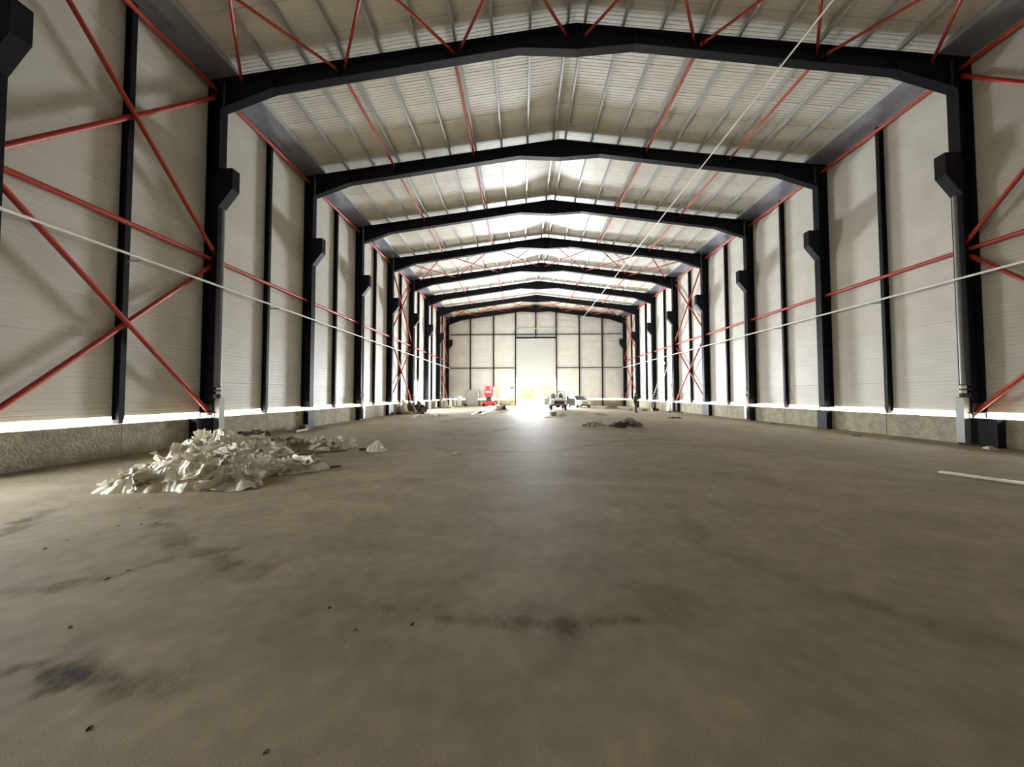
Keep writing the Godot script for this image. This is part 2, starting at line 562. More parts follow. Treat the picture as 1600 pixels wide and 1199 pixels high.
func build_end_walls() -> void:
	var wd := 47.45
	var wl := structure("wall_far", "far end wall of white panels with a tall roller door")
	var dl := -0.84
	var dr := 4.66
	for k in 14:
		var y := 1.03 + k
		var parts := [[XC - HW, dl], [dr, XC + HW]]
		if y > 9.0:
			parts = [[XC - HW, dl], [dl, dr], [dr, XC + HW]]
		for sp in parts:
			for q in gable_poly(sp[0] + 0.004, sp[1] - 0.004, maxf(y, 9.37 if sp[0] == dl else 0.0) + 0.008, y + 0.992, 0.19):
				var b := Mb.new()
				b.prism(q, P(0, 0, wd), Vector3.RIGHT, Vector3.UP, Vector3(0, 0, -0.08))
				put("wall_panel", b.mesh(), M.wall_sheet_brightened, wl)
	for sp in [[XC - HW, dl, 1.03, 13.9], [dl, dr, 9.35, 14.3], [dr, XC + HW, 1.03, 13.9]]:
		for q in gable_poly(sp[0], sp[1], sp[2], sp[3], 0.26):
			var b := Mb.new()
			b.prism(q, P(0, 0, wd + 0.08), Vector3.RIGHT, Vector3.UP, Vector3(0, 0, -0.03))
			put("outer_skin", b.mesh(), M.wall_sheet, wl)
	for sp in [[XC - HW, dl, 4], [dr, XC + HW, 3]]:
		for i in sp[2]:
			var l: float = (sp[1] - sp[0]) / sp[2]
			var b := Mb.new()
			b.bev(Vector3.ZERO, Vector3(l - 0.03, 0.84, 0.2), 0.015)
			put("plinth_panel", b.mesh(), M.plinth_concrete, wl, P(sp[0] + l * (i + 0.5), 0.42, wd))
	# roller door, stopped part way
	var door := structure("door_1", "tall white sectional door in the far wall, raised part way above daylight")
	for k in 11:
		var b := Mb.new()
		b.bev(Vector3.ZERO, Vector3(5.62, 0.498, 0.05), 0.008)
		put("door_section", b.mesh(), M.door_sheet, door, P(1.91, 3.87 + 0.25 + 0.498 * k, wd - 0.1))
	for s in [dl - 0.06, dr + 0.06]:
		var b := Mb.new()
		b.box(Vector3(0, 4.7, 0), Vector3(0.1, 9.4, 0.12))
		for k in 10:
			b.box(Vector3(0, 4.6 + 0.5 * k, 0), Vector3(0.2, 0.06, 0.1))
		put("guide_rail", b.mesh(), M.dark_steel, door, P(s, 0, wd - 0.12))
	var b := Mb.new()
	b.box(P(1.91, 9.5, wd - 0.15), Vector3(5.8, 0.22, 0.2))
	put("door_lintel", b.mesh(), M.dark_steel, door)
	# door drive high above the opening
	var dv := thing("door_shaft", "slim galvanised door shaft with drum ends above the raised far door", "door shaft", P(1.91, 10.72, wd - 0.42))
	var sb := Mb.new()
	sb.tube(Vector3(-2.7, 0, 0), Vector3(2.7, 0, 0), 0.05)
	sb.tube(Vector3(-2.7, 0.16, 0), Vector3(2.7, 0.16, 0), 0.03)
	put("shaft", sb.mesh(), M.galvanised, dv)
	for x in [-2.5, 2.5]:
		put("bracket", boxmesh(Vector3(0.08, 0.06, 0.44), Vector3(x, -0.08, -0.2)), M.galvanised, dv)
	for x in [-2.7, 0.0, 2.7]:
		sb = Mb.new()
		sb.lathe([Vector2(0.0, -0.08), Vector2(0.16, -0.08), Vector2(0.16, 0.08), Vector2(0, 0.08)], Vector3(x, 0.05, 0), Vector3.RIGHT, 16)
		put("drum", sb.mesh(), M.grey_pipe, dv)
	# wall steel: posts and rails
	var px := [-7.27, -4.02, -0.93, 1.9, 4.75, 7.94, 11.12]
	var pname := ["leftmost", "second from left", "at the left edge of the door", "above the middle of the door", "at the right edge of the door", "second from right", "rightmost"]
	for i in px.size():
		var t := thing("end_wall_post", "dark vertical steel post of the far wall, %s" % pname[i], "post", P(px[i], 0, wd - 0.1))
		var y0 := 9.6 if i == 3 else 0.03
		var y1 := top_y(px[i]) + 0.1
		var m := Mb.new()
		m.box(Vector3(0, (y0 + y1) / 2, 0), Vector3(0.16, y1 - y0, 0.16))
		put("post", m.mesh(), M.dark_steel, t)
		m = Mb.new()
		m.box(Vector3(0, y0 + 0.01 - (0.02 if i == 3 else 0.03), 0.0), Vector3(0.26, 0.02, 0.2))
		put("base_plate", m.mesh(), M.dark_steel, t)
	for r in [[10.0, "upper"], [5.3, "lower"]]:
		var k := 0
		var xs := [XC - HF + 0.02, -7.27, -4.02, -0.93, 1.9, 4.75, 7.94, 11.12, XC + HF - 0.02]
		for i in xs.size() - 1:
			if r[0] < 9.0 and (i == 3 or i == 4):
				continue
			var m := Mb.new()
			m.bev(Vector3.ZERO, Vector3(0.12, 0.1, xs[i + 1] - xs[i] - 0.17), 0.01, Basis(Vector3.UP, PI / 2))
			single("end_wall_rail", m, M.dark_steel, "dark horizontal rail of the far wall, %s row, %s bay from the left" % [r[1], ORD[i].replace("nearest", "first")], "rail", P((xs[i] + xs[i + 1]) / 2, r[0], wd - 0.1), 0.0, "far wall rails")
	# near end, behind the camera
	var wn := structure("wall_near", "near end wall behind the camera")
	for k in 14:
		for q in gable_poly(XC - HW, XC + HW, float(k) + 0.004, k + 0.996, 0.19):
			var m := Mb.new()
			m.prism(q, P(0, 0, -24.02), Vector3.RIGHT, Vector3.UP, Vector3(0, 0, 0.1))
			put("wall_panel", m.mesh(), M.wall_sheet, wn)


# ---------- the steel
func build_columns() -> void:
	var dark: Material = M.dark_steel
	for s in [-1, 1]:
		var wb := Mb.new()      # web with its top cut to the slope
		wb.prism(PackedVector2Array([Vector2(0, 1.02), Vector2(0.42, 1.02), Vector2(0.42, 12.36), Vector2(0, 12.36)]), Vector3(0, 0, -0.008), Vector3(s, 0, 0), Vector3.UP, Vector3(0, 0, 0.016))
		for y in [1.3, 3.6, 6.1, 9.3, 11.4]:
			wb.box(Vector3(s * 0.21, y, 0.07), Vector3(0.4, 0.014, 0.13))
		var web := wb.mesh()
		var fi := boxmesh(Vector3(0.02, 11.36, 0.3), Vector3(s * 0.01, 6.69, 0))
		var fo := boxmesh(Vector3(0.02, 11.32, 0.3), Vector3(s * 0.43, 6.68, 0))
		var bpb := Mb.new()
		bpb.box(Vector3(s * 0.22, 1.005, 0), Vector3(0.5, 0.03, 0.36))
		for i in [-1, 1]:
			for j in [-1, 1]:
				bpb.tube(Vector3(s * 0.22 + 0.2 * i, 0.85, 0.14 * j), Vector3(s * 0.22 + 0.2 * i, 1.09, 0.14 * j), 0.018, 8)
		var bp := bpb.mesh()
		var pdb := Mb.new()
		pdb.bev(Vector3(s * 0.14, 0.425, 0.0), Vector3(0.3, 0.85, 0.5), 0.015)
		var ped := pdb.mesh()
		pdb = Mb.new()
		pdb.bev(Vector3(s * 0.14, 0.425, 0.24), Vector3(0.3, 0.85, 0.9), 0.015)
		var ped_long := pdb.mesh()
		var cb := Mb.new()
		cb.prism(PackedVector2Array([Vector2(0.0, 7.96), Vector2(-0.46, 8.56), Vector2(-0.46, 9.24), Vector2(0.0, 9.24)]), Vector3(0, 0, -0.01), Vector3(s, 0, 0), Vector3.UP, Vector3(0, 0, 0.02))
		cb.box(Vector3(s * -0.24, 9.25, 0), Vector3(0.48, 0.02, 0.3))
		cb.box(Vector3(s * -0.47, 8.9, 0), Vector3(0.02, 0.7, 0.3))
		var ang: float = atan2(-0.6, 0.46) * s
		cb.box(Vector3(s * -0.235, 8.25, 0), Vector3(0.76, 0.02, 0.3), Basis(Vector3(0, 0, 1), ang))
		for zz in [-0.145, 0.145]:     # side plates close the bracket
			cb.prism(PackedVector2Array([Vector2(0.0, 7.97), Vector2(-0.46, 8.57), Vector2(-0.46, 9.24), Vector2(0.0, 9.24)]), Vector3(0, 0, zz - 0.005), Vector3(s, 0, 0), Vector3.UP, Vector3(0, 0, 0.01))
		var corb := cb.mesh()
		for i in FRAMES.size():
			var t := thing("steel_column", "dark steel column with crane bracket on the %s wall, %s from the camera" % [SIDE[s], ORD[i]], "column", P(XC + s * HF, 0, FRAMES[i]), 0.0, "steel columns of the hall")
			put("web", web, dark, t)
			put("inner_flange", fi, dark, t)
			put("outer_flange", fo, dark, t)
			put("base_plate", bp, dark, t)
			put("crane_bracket", corb, dark, t)
			put("pedestal", ped_long if i in [0, 1, 4, 5] else ped, dark, t)

func rafter_shape() -> Array:      # lower edge from the left wall to the right: offsets from the centre line, y
	return [[-12.05, 11.4], [-10.28, 12.03], [-1.93, 13.18], [0.0, 13.06], [1.93, 13.18], [10.28, 12.03], [12.05, 11.4]]

func build_rafters() -> void:
	var low := rafter_shape()
	var poly := PackedVector2Array()
	for p in low:
		poly.append(Vector2(p[0], p[1]))
	poly.append_array([Vector2(12.05, 13.95 - SLOPE * 12.05), Vector2(0, 13.95), Vector2(-12.05, 13.95 - SLOPE * 12.05)])
	var wb := Mb.new()
	wb.prism(poly, Vector3(0, 0, -0.008), Vector3.RIGHT, Vector3.UP, Vector3(0, 0, 0.016))
	for x in [-10.28, -8.05, -4.15, -1.93, 1.93, 4.15, 8.05, 10.28]:
		var yb := 0.0
		for k in low.size() - 1:
			if x >= low[k][0] and x <= low[k + 1][0]:
				yb = lerpf(low[k][1], low[k + 1][1], (x - low[k][0]) / (low[k + 1][0] - low[k][0]))
		var yt: float = 13.95 - SLOPE * absf(x)
		wb.box(Vector3(x, (yb + yt) / 2, 0), Vector3(0.014, yt - yb, 0.26))
	wb.box(Vector3(0, 13.5, 0), Vector3(0.03, 0.86, 0.27))
	var web := wb.mesh()
	var bf := Mb.new()
	for k in low.size() - 1:
		bf.prism(PackedVector2Array([Vector2(low[k][0], low[k][1]), Vector2(low[k + 1][0], low[k + 1][1]), Vector2(low[k + 1][0], low[k + 1][1] + 0.02), Vector2(low[k][0], low[k][1] + 0.02)]), Vector3(0, -0.02, -0.14), Vector3.RIGHT, Vector3.UP, Vector3(0, 0, 0.28))
	var bottom := bf.mesh()
	var tf := Mb.new()
	tf.prism(PackedVector2Array([Vector2(-12.5, 13.95 - SLOPE * 12.5), Vector2(0, 13.95), Vector2(12.5, 13.95 - SLOPE * 12.5), Vector2(12.5, 13.93 - SLOPE * 12.5), Vector2(0, 13.93), Vector2(-12.5, 13.93 - SLOPE * 12.5)]), Vector3(0, 0, -0.14), Vector3.RIGHT, Vector3.UP, Vector3(0, 0, 0.28))
	var top := tf.mesh()
	for i in FRAMES.size():
		var where := "%s arch in view" % ORD[i - 1] if i > 0 else ""
		if i == 0:
			where = "just overhead, above the nearest columns"
		elif i == 8:
			where = "last one, against the far wall"
		elif i == 1:
			where = "nearest and largest arch in view"
		var t := thing("roof_rafter", "dark tapered steel roof beam with a low ridge, %s" % where, "roof beam", P(XC, 0, FRAMES[i]), 0.0, "steel roof beams")
		put("web", web, M.dark_steel, t)
		put("bottom_flange", bottom, M.dark_steel, t)
		put("top_flange", top, M.dark_steel, t)

func build_purlins() -> void:
	var prof := PackedVector2Array([Vector2(-0.035, 0), Vector2(0.035, 0), Vector2(0.035, 0.03), Vector2(0.032, 0.03), Vector2(0.032, 0.004), Vector2(-0.031, 0.004), Vector2(-0.031, 0.176), Vector2(0.032, 0.176), Vector2(0.032, 0.15), Vector2(0.035, 0.15), Vector2(0.035, 0.18), Vector2(-0.035, 0.18)])
	var cl := Mb.new()
	cl.prism(PackedVector2Array([Vector2(-0.1, 0), Vector2(0.1, 0), Vector2(0.05, 0.17), Vector2(-0.05, 0.17)]), Vector3(0.045, 0, 0), Vector3(0, 0, 1), Vector3.UP, Vector3(0.008, 0, 0))
	cl.box(Vector3(0.06, 0.004, 0), Vector3(0.1, 0.008, 0.2))
	var cleat := cl.mesh()
	for s in [-1, 1]:
		var pb := Mb.new()
		pb.prism(prof, Vector3(0, 0, 45.6), Vector3(s, 0, 0), Vector3.UP, Vector3(0, 0, -71.1))
		var pm := pb.mesh()
		for k in 9:
			var x: float = XC + s * (0.28 + 1.255 * k)
			var t := thing("roof_purlin", "long galvanised roof purlin on the %s slope, %s one down from the ridge" % [SIDE[s], ORD[k].replace("nearest", "first")], "purlin", P(x, top_y(x) + 0.005, 21.8), 0.0, "roof purlins")
			put("channel", pm, M.galvanised, t)
			for f in FRAMES:
				put("cleat", cleat, M.dark_steel, t, Vector3(0, 0, 21.8 - f), 0.0 if s > 0 else PI)

func red_tube(called: String, label: String, category: String, a: Vector3, b: Vector3, r: float, group: String) -> void:
	var dir := (b - a).normalized()
	var t := thing(called, label, category, (a + b) / 2, 0.0, group)
	var h := (b - a) / 2
	var m := Mb.new()
	m.tube(-h + dir * 0.16, h - dir * 0.16, r, 12)
	put("tube", m.mesh(), M.red_steel, t)
	for e in [-1.0, 1.0]:
		m = Mb.new()
		var side := dir.cross(Vector3(0, 1, 0)).normalized()
		var up := side.cross(dir).normalized()
		m.box(h * e - dir * e * 0.1, Vector3(0.24, 0.14, 0.014), Basis(dir, up, side))
		m.tube(h * e - dir * e * 0.05 - side * 0.025, h * e - dir * e * 0.05 + side * 0.025, 0.018, 6)
		put("end_plate", m.mesh(), M.red_steel, t)

func build_tubes() -> void:
	for s in [-1, 1]:
		var xw: float = XC + s * (HF + 0.24)
		for b in 8:
			var a: float = FRAMES[b] + 0.03
			var z: float = FRAMES[b + 1] - 0.03
			var bay := "%s bay" % ORD[b]
			red_tube("eaves_strut", "red tube along the eaves of the %s wall, %s" % [SIDE[s], bay], "strut", P(xw, 12.08, a), P(xw, 12.08, z), 0.074, "red eaves struts")
			red_tube("wall_strut", "red level tube half way up the %s wall, %s" % [SIDE[s], bay], "strut", P(xw, 6.18, a), P(xw, 6.18, z), 0.07, "red level wall struts")
			if b == 0 or b == 4 or b == 7:
				for part in [["upper", 6.36, 11.85], ["lower", 0.95, 5.98]]:
					red_tube("wall_brace", "red brace in the %s cross of the %s wall, rising into the distance, %s" % [part[0], SIDE[s], bay], "brace", P(xw + s * 0.03, part[1], a), P(xw + s * 0.03, part[2], z), 0.059, "red wall braces")
					red_tube("wall_brace", "red brace in the %s cross of the %s wall, falling into the distance, %s" % [part[0], SIDE[s], bay], "brace", P(xw - s * 0.09, part[2], a), P(xw - s * 0.09, part[1], z), 0.059, "red wall braces")
			else:
				for dd in [[4.15, "upper"], [8.05, "lower"]]:
					var x: float = XC + s * dd[0]
					red_tube("roof_strut", "red tube under the %s roof slope, %s line, %s" % [SIDE[s], dd[1], bay], "strut", P(x, top_y(x) - 0.16, a), P(x, top_y(x) - 0.16, z), 0.048, "red roof struts")
			if b == 0 or b == 4 or b == 7:
				var nodes := [0.22, 4.0, 7.95, 11.55]
				for k in 3:
					var where: String = ["next to the ridge", "mid slope", "next to the eaves"][k]
					var xa: float = XC + s * (nodes[k] + 0.1)
					var xb: float = XC + s * (nodes[k + 1] - 0.1)
					red_tube("roof_brace", "red roof brace %s on the %s slope, leading outward, %s" % [where, SIDE[s], bay], "brace", P(xa, top_y(xa) - 0.16, a), P(xb, top_y(xb) - 0.16, z), 0.045, "red roof braces")
					red_tube("roof_brace", "red roof brace %s on the %s slope, leading inward, %s" % [where, SIDE[s], bay], "brace", P(xb, top_y(xb) - 0.27, a), P(xa, top_y(xa) - 0.27, z), 0.045, "red roof braces")
			# slim wall post in the middle of each bay
			var mid: float = (FRAMES[b] + FRAMES[b + 1]) / 2
			var t := thing("wall_post", "slim dark wall post mid way along the %s wall, %s" % [SIDE[s], bay], "post", P(XC + s * (HW - 0.1), 0.85, mid), 0.0, "slim wall posts")
			var m := Mb.new()
			m.box(Vector3(0, 5.75, 0.0), Vector3(0.19, 11.3, 0.015))
			for q in [-1, 1]:
				m.box(Vector3(q * 0.09, 5.75, 0.0), Vector3(0.012, 11.3, 0.13))
			put("channel", m.mesh(), M.dark_steel, t)
			m = Mb.new()
			m.box(Vector3(0, 0.05, 0), Vector3(0.17, 0.1, 0.1))
			put("foot", m.mesh(), M.dark_steel, t)
			put("pipe_arm", boxmesh(Vector3(0.5, 0.035, 0.035), Vector3(s * -0.3, 4.31, 0)), M.galvanised, t)
		# white service pipe on brackets
		var pipe := thing("service_pipe", "long thin white pipe running level along the %s wall in front of the columns" % SIDE[s], "pipe", P(XC + s * 11.885, 5.214, 25.6))
		var pm := Mb.new()
		pm.tube(Vector3(0, 0, 22.0), Vector3(0, 0, -21.3), 0.034, 10)
		put("pipe", pm.mesh(), M.white_paint, pipe)
		for i in FRAMES.size():
			pm = Mb.new()
			pm.box(Vector3(s * 0.085, -0.045, 0), Vector3(0.19, 0.03, 0.05))
			put("bracket", pm.mesh(), M.galvanised, pipe, Vector3(0, 0, 25.6 - FRAMES[i]))
	var rp := Mb.new()
	rp.tube(P(8.49, 12.33, -3.0), P(8.49, 12.33, 47.3), 0.026, 8)
	var rpipe := thing("roof_pipe", "single thin white pipe hung under the roof beams on the right slope", "pipe", Vector3.ZERO)
	put("pipe", rp.mesh(), M.white_paint, rpipe)
	for f in FRAMES:
		put("hanger", boxmesh(Vector3(0.02, 0.13, 0.03)), M.galvanised, rpipe, P(8.49, 12.41, f))
	# rain pipes on every second column
	for s in [-1, 1]:
		for i in [1, 3, 5, 7]:
			var t := thing("rain_pipe", "grey rain pipe with steel guard on the %s wall, %s column" % [SIDE[s], ORD[i]], "rain pipe", P(XC + s * (HF - 0.09), 0, FRAMES[i] + 0.0), 0.0, "rain pipes on the columns")
			var m := Mb.new()
			for seg in [[1.9, 5.1], [5.1, 7.9]]:
				m.tube(Vector3(0, seg[0], 0.02), Vector3(0, seg[1], 0.02), 0.055, 12)
			put("pipe", m.mesh(), M.grey_pipe, t)
			m = Mb.new()
			for y in [1.62, 1.76]:
				m.lathe([Vector2(0.055, 0), Vector2(0.08, 0.01), Vector2(0.08, 0.09), Vector2(0.055, 0.1)], Vector3(0, y, 0.02), Vector3.UP, 14)
			put("collar", m.mesh(), M.white_paint, t)
			m = Mb.new()
			m.tube(Vector3(0, 1.5, 0.02), Vector3(0, 1.92, 0.02), 0.05, 12)
			put("coupling", m.mesh(), M.rust, t)
			m = Mb.new()
			m.bev(Vector3(0, 0.78, 0.0), Vector3(0.2, 1.42, 0.2), 0.02, Basis())
			put("guard", m.mesh(), M.grey_pipe, t)


# ---------- loose things
# a smooth-minimum field of tapered capsules, meshed as surface nets
func body_mesh(bones: Array, cell: float, k := 0.03) -> ArrayMesh:
	var lo := Vector3.ONE * 1e9
	var hi := -lo
	for b in bones:
		var r: float = maxf(b[2], b[3])
		lo = lo.min(b[0] - Vector3.ONE * r).min(b[1] - Vector3.ONE * r)
		hi = hi.max(b[0] + Vector3.ONE * r).max(b[1] + Vector3.ONE * r)
	lo -= Vector3.ONE * cell * 3.0
	hi += Vector3.ONE * cell * 3.0
	var nx := int((hi.x - lo.x) / cell) + 2
	var ny := int((hi.y - lo.y) / cell) + 2
	var nz := int((hi.z - lo.z) / cell) + 2
	var f := PackedFloat32Array()
	f.resize(nx * ny * nz)
	f.fill(1.0)
	for b in bones:
		var a: Vector3 = b[0]
		var ab: Vector3 = b[1] - b[0]
		var l2 := maxf(ab.length_squared(), 1e-9)
		var r: float = maxf(b[2], b[3]) + k + cell * 2.0
		var p0: Vector3 = ((a.min(b[1]) - Vector3.ONE * r - lo) / cell).max(Vector3.ZERO)
		var p1: Vector3 = (a.max(b[1]) + Vector3.ONE * r - lo) / cell
		for z in range(int(p0.z), mini(nz, int(p1.z) + 1)):
			for y in range(int(p0.y), mini(ny, int(p1.y) + 1)):
				for x in range(int(p0.x), mini(nx, int(p1.x) + 1)):
					var p := lo + Vector3(x, y, z) * cell - a
					var t := clampf(p.dot(ab) / l2, 0.0, 1.0)
					var d: float = (p - ab * t).length() - lerpf(b[2], b[3], t)
					var at := (z * ny + y) * nx + x
					var e := f[at]
					var h := maxf(k - absf(d - e), 0.0) / k
					f[at] = minf(d, e) - h * h * k * 0.25
	var id := PackedInt32Array()
	id.resize(nx * ny * nz)
	id.fill(-1)
	var vs := PackedVector3Array()
	var step := [0, 1, nx, nx + 1, nx * ny, nx * ny + 1, nx * ny + nx, nx * ny + nx + 1]
	var offs := [Vector3(0, 0, 0), Vector3(1, 0, 0), Vector3(0, 1, 0), Vector3(1, 1, 0), Vector3(0, 0, 1), Vector3(1, 0, 1), Vector3(0, 1, 1), Vector3(1, 1, 1)]
	var edges := [[0, 1], [2, 3], [4, 5], [6, 7], [0, 2], [1, 3], [4, 6], [5, 7], [0, 4], [1, 5], [2, 6], [3, 7]]
	for z in nz - 1:
		for y in ny - 1:
			for x in nx - 1:
				var at := (z * ny + y) * nx + x
				var inside := 0
				for q in 8:
					if f[at + step[q]] < 0.0:
						inside += 1
				if inside == 0 or inside == 8:
					continue
				var sum := Vector3()
				var n := 0
				for e in edges:
					var u := f[at + step[e[0]]]
					var v := f[at + step[e[1]]]
					if (u < 0.0) != (v < 0.0):
						sum += offs[e[0]].lerp(offs[e[1]], u / (u - v))
						n += 1
				id[at] = vs.size()
				vs.append(lo + (Vector3(x, y, z) + sum / n) * cell)
	var m := Mb.new()
	m.smooth(true)
	var ax := [1, nx, nx * ny]
	for z in range(1, nz - 1):
		for y in range(1, ny - 1):
			for x in range(1, nx - 1):
				var at := (z * ny + y) * nx + x
				for c in 3:
					var u := f[at]
					var v := f[at + ax[c]]
					if (u < 0.0) == (v < 0.0):
						continue
					var o1: int = ax[(c + 1) % 3]
					var o2: int = ax[(c + 2) % 3]
					var q := [id[at - o1 - o2], id[at - o2], id[at], id[at - o1]]
					if q.min() < 0:
						continue
					if u < 0.0:
						m.quad(vs[q[0]], vs[q[1]], vs[q[2]], vs[q[3]])
					else:
						m.quad(vs[q[3]], vs[q[2]], vs[q[1]], vs[q[0]])
	return m.mesh()

func hand_bones(wrist: Vector3, along: Vector3, palm_side: Vector3, thumb_side: Vector3, curl: float) -> Array:
	var out := []
	var fwd := along.normalized()
	var inn := palm_side.normalized()
	var th := thumb_side.normalized()
	var mid := wrist + fwd * 0.085
	for k in 4:
		var off := th * (0.03 - 0.02 * k)
		out.append([wrist + off * 0.6 + fwd * 0.01, mid + off, 0.014, 0.012])
		var ln: float = [0.07, 0.078, 0.072, 0.055][k]
		var d1 := (fwd + inn * curl * 0.5).normalized()
		var d2 := (fwd * (1.0 - curl * 0.5) + inn * curl).normalized()
		var j := mid + off + d1 * ln * 0.5
		out.append([mid + off, j, 0.0095, 0.009])
		out.append([j, j + d2 * ln * 0.5, 0.009, 0.0075])
	var t0 := wrist + fwd * 0.025 + th * 0.028
	var t1 := t0 + (fwd * 0.6 + th * 0.7 + inn * 0.3).normalized() * 0.04
	out.append([t0 - th * 0.015, t0, 0.014, 0.013])
	out.append([t0, t1, 0.012, 0.01])
	out.append([t1, t1 + (fwd + inn * 0.4).normalized() * 0.032, 0.01, 0.008])
	return out

# joints: head, neck, chest, hip and for each side shoulder, elbow, wrist, thigh, knee, ankle, toe (facing +z before turning)
func person(label: String, j: Dictionary, at: Vector3, turn: float, coat: Material, legs: Material) -> Node3D:
	var t := thing("person", label, "person", at, turn)
	var head: Vector3 = j.head
	var face: Vector3 = j.face
	var up: Vector3 = j.up
	var side := up.cross(face).normalized()
	var bones := [[j.neck, head - up * 0.03, 0.058, 0.055], [j.chest, j.neck, 0.11, 0.06], [j.hip, j.chest, 0.14, 0.135]]
	var skull := [[head + up * 0.04 - face * 0.02, head + up * 0.03 + face * 0.012, 0.094, 0.088], [head - up * 0.05 + face * 0.03, head - up * 0.085 + face * 0.055, 0.062, 0.036],
		[head + face * 0.085, head - up * 0.025 + face * 0.112, 0.012, 0.017], [head - up * 0.06 + face * 0.085 - side * 0.02, head - up * 0.06 + face * 0.085 + side * 0.02, 0.012, 0.012],
		[head + side * 0.092 - up * 0.03, head + side * 0.096 + up * 0.02, 0.012, 0.018], [head - side * 0.092 - up * 0.03, head - side * 0.096 + up * 0.02, 0.012, 0.018],
		[head + up * 0.025 + face * 0.082 - side * 0.05, head + up * 0.025 + face * 0.082 + side * 0.05, 0.014, 0.014]]
	bones.append_array(skull)
	var coat_b := [[j.chest, j.neck - (j.neck - j.chest) * 0.2, 0.15, 0.085], [j.hip, j.chest, 0.168, 0.165]]
	var leg_b := [[j.hip, j.hip + (j.chest - j.hip) * 0.15, 0.165, 0.15]]
	var shoe_b := []
	for s in ["l", "r"]:
		var sh: Vector3 = j[s + "_shoulder"]
		var el: Vector3 = j[s + "_elbow"]
		var wr: Vector3 = j[s + "_wrist"]
		var th: Vector3 = j[s + "_thigh"]
		var kn: Vector3 = j[s + "_knee"]
		var an: Vector3 = j[s + "_ankle"]
		var toe: Vector3 = j[s + "_toe"]
		bones.append_array([[j.chest, sh, 0.1, 0.06], [sh, el, 0.056, 0.042], [el, wr, 0.042, 0.028], [j.hip, th, 0.11, 0.095], [th, kn, 0.088, 0.058], [kn, an, 0.06, 0.04], [an, toe, 0.042, 0.03]])
		coat_b.append_array([[j.chest, sh, 0.13, 0.085], [sh, el, 0.082, 0.064], [el, wr - (wr - el) * 0.08, 0.064, 0.046]])
		leg_b.append_array([[j.hip, th, 0.135, 0.12], [th, kn, 0.115, 0.082], [kn, an - (an - kn) * 0.03, 0.084, 0.062]])
		shoe_b.append_array([[an - up * 0.0 + Vector3(0, -0.03, 0), toe, 0.056, 0.044], [an + Vector3(0, -0.03, 0), an + (an - toe) * 0.2 + Vector3(0, -0.045, 0), 0.05, 0.04]])
		var inward: Vector3 = j.get(s + "_palm", Vector3(1 if s == "l" else -1, 0, 0))
		bones.append_array(hand_bones(wr, wr - el, inward, j.get(s + "_thumb", Vector3(0, 0.3, 1)), 0.5))
	put("body", body_mesh(bones, 0.011, 0.025), M.skin, t)
	put("jacket", body_mesh(coat_b, 0.02, 0.05), coat, t)
	put("trousers", body_mesh(leg_b, 0.02, 0.04), legs, t)
	put("shoes", body_mesh(shoe_b, 0.016, 0.03), M.shoe, t)
	put("hair", body_mesh([[head + up * 0.06 - face * 0.035, head + up * 0.07 + face * 0.02, 0.098, 0.088], [head - face * 0.06, head - up * 0.04 - face * 0.05, 0.075, 0.05]], 0.014, 0.03), M.hair, t)
	return t

# crumpled sheet heap: rounded billows parted by sharp creases, an uneven outline, loose flaps of sheet on the larger ones
func crumple(seed_: int, sx: float, sy: float, sz: float, n := 46, fold := 1.0) -> ArrayMesh:
	var a := noise(1.5, seed_, 1)
	var b := noise(2.6, seed_ + 1, 2)
	var w := noise(1.2, seed_ + 2, 2)
	var big := clampf(minf(sx, sz) * 1.15, 0.01, 1.0)
	var m := Mb.new()
	var rows := []
	for i in n + 1:
		var row := []
		for j in n + 1:
			var u := 2.0 * i / n - 1.0
			var v := 2.0 * j / n - 1.0
			var p := Vector2(u * sqrt(1.0 - v * v / 2.0), v * sqrt(1.0 - u * u / 2.0))
			var r := p.length()
			var dir := p.normalized()
			var wob := 1.0 + (0.3 * b.get_noise_2d(dir.x * 0.5 + 7.0, dir.y * 0.5) + 0.1 * b.get_noise_2d(dir.x * 1.6, dir.y * 1.6 + 9.0)) * r
			var x := p.x * sx * wob
			var z := p.y * sz * wob
			var env := pow(maxf(0.0, 1.0 - pow(r, 1.9)), 0.72)
			var nx := x / big
			var nz := z / big
			var wx := nx + 0.25 * w.get_noise_2d(nx, nz)
			var wz := nz + 0.25 * w.get_noise_2d(nx + 31.0, nz)
			var bill := absf(a.get_noise_2d(wx * 1.3, wz * 1.3)) * 0.85 + 0.45 * absf(a.get_noise_2d(wx * 3.1 + 5.0, wz * 3.1)) + 0.2 * absf(a.get_noise_2d(wx * 7.0, wz * 7.0 + 5.0))
			var h := sy * env * (0.72 + 0.5 * w.get_noise_2d(nx * 0.6 + 3.0, nz * 0.6)) + 0.2 * fold * big * (bill - 0.2) * minf(1.0, (1.0 - r) * 2.6 + 0.04)
			h = maxf(h, (0.006 + 0.012 * bill) * big)
			if r > 0.985:
				h = 0.0
			row.append(Vector3(x, h, z) + Vector3(b.get_noise_2d(nx * 2.0 + 40.0, nz * 2.0), 0, b.get_noise_2d(nx * 2.0, nz * 2.0 + 40.0)) * 0.12 * fold * env * big)
		rows.append(row)
	m.smooth(true)
	for i in n:
		for j in n:
			var q := [rows[i][j], rows[i][j + 1], rows[i + 1][j + 1], rows[i + 1][j]]
			if (i + j) % 2:
				m.tri(q[0], q[1], q[2])
				m.tri(q[0], q[2], q[3])
			else:
				m.tri(q[0], q[1], q[3])
				m.tri(q[1], q[2], q[3])
	return m.mesh()

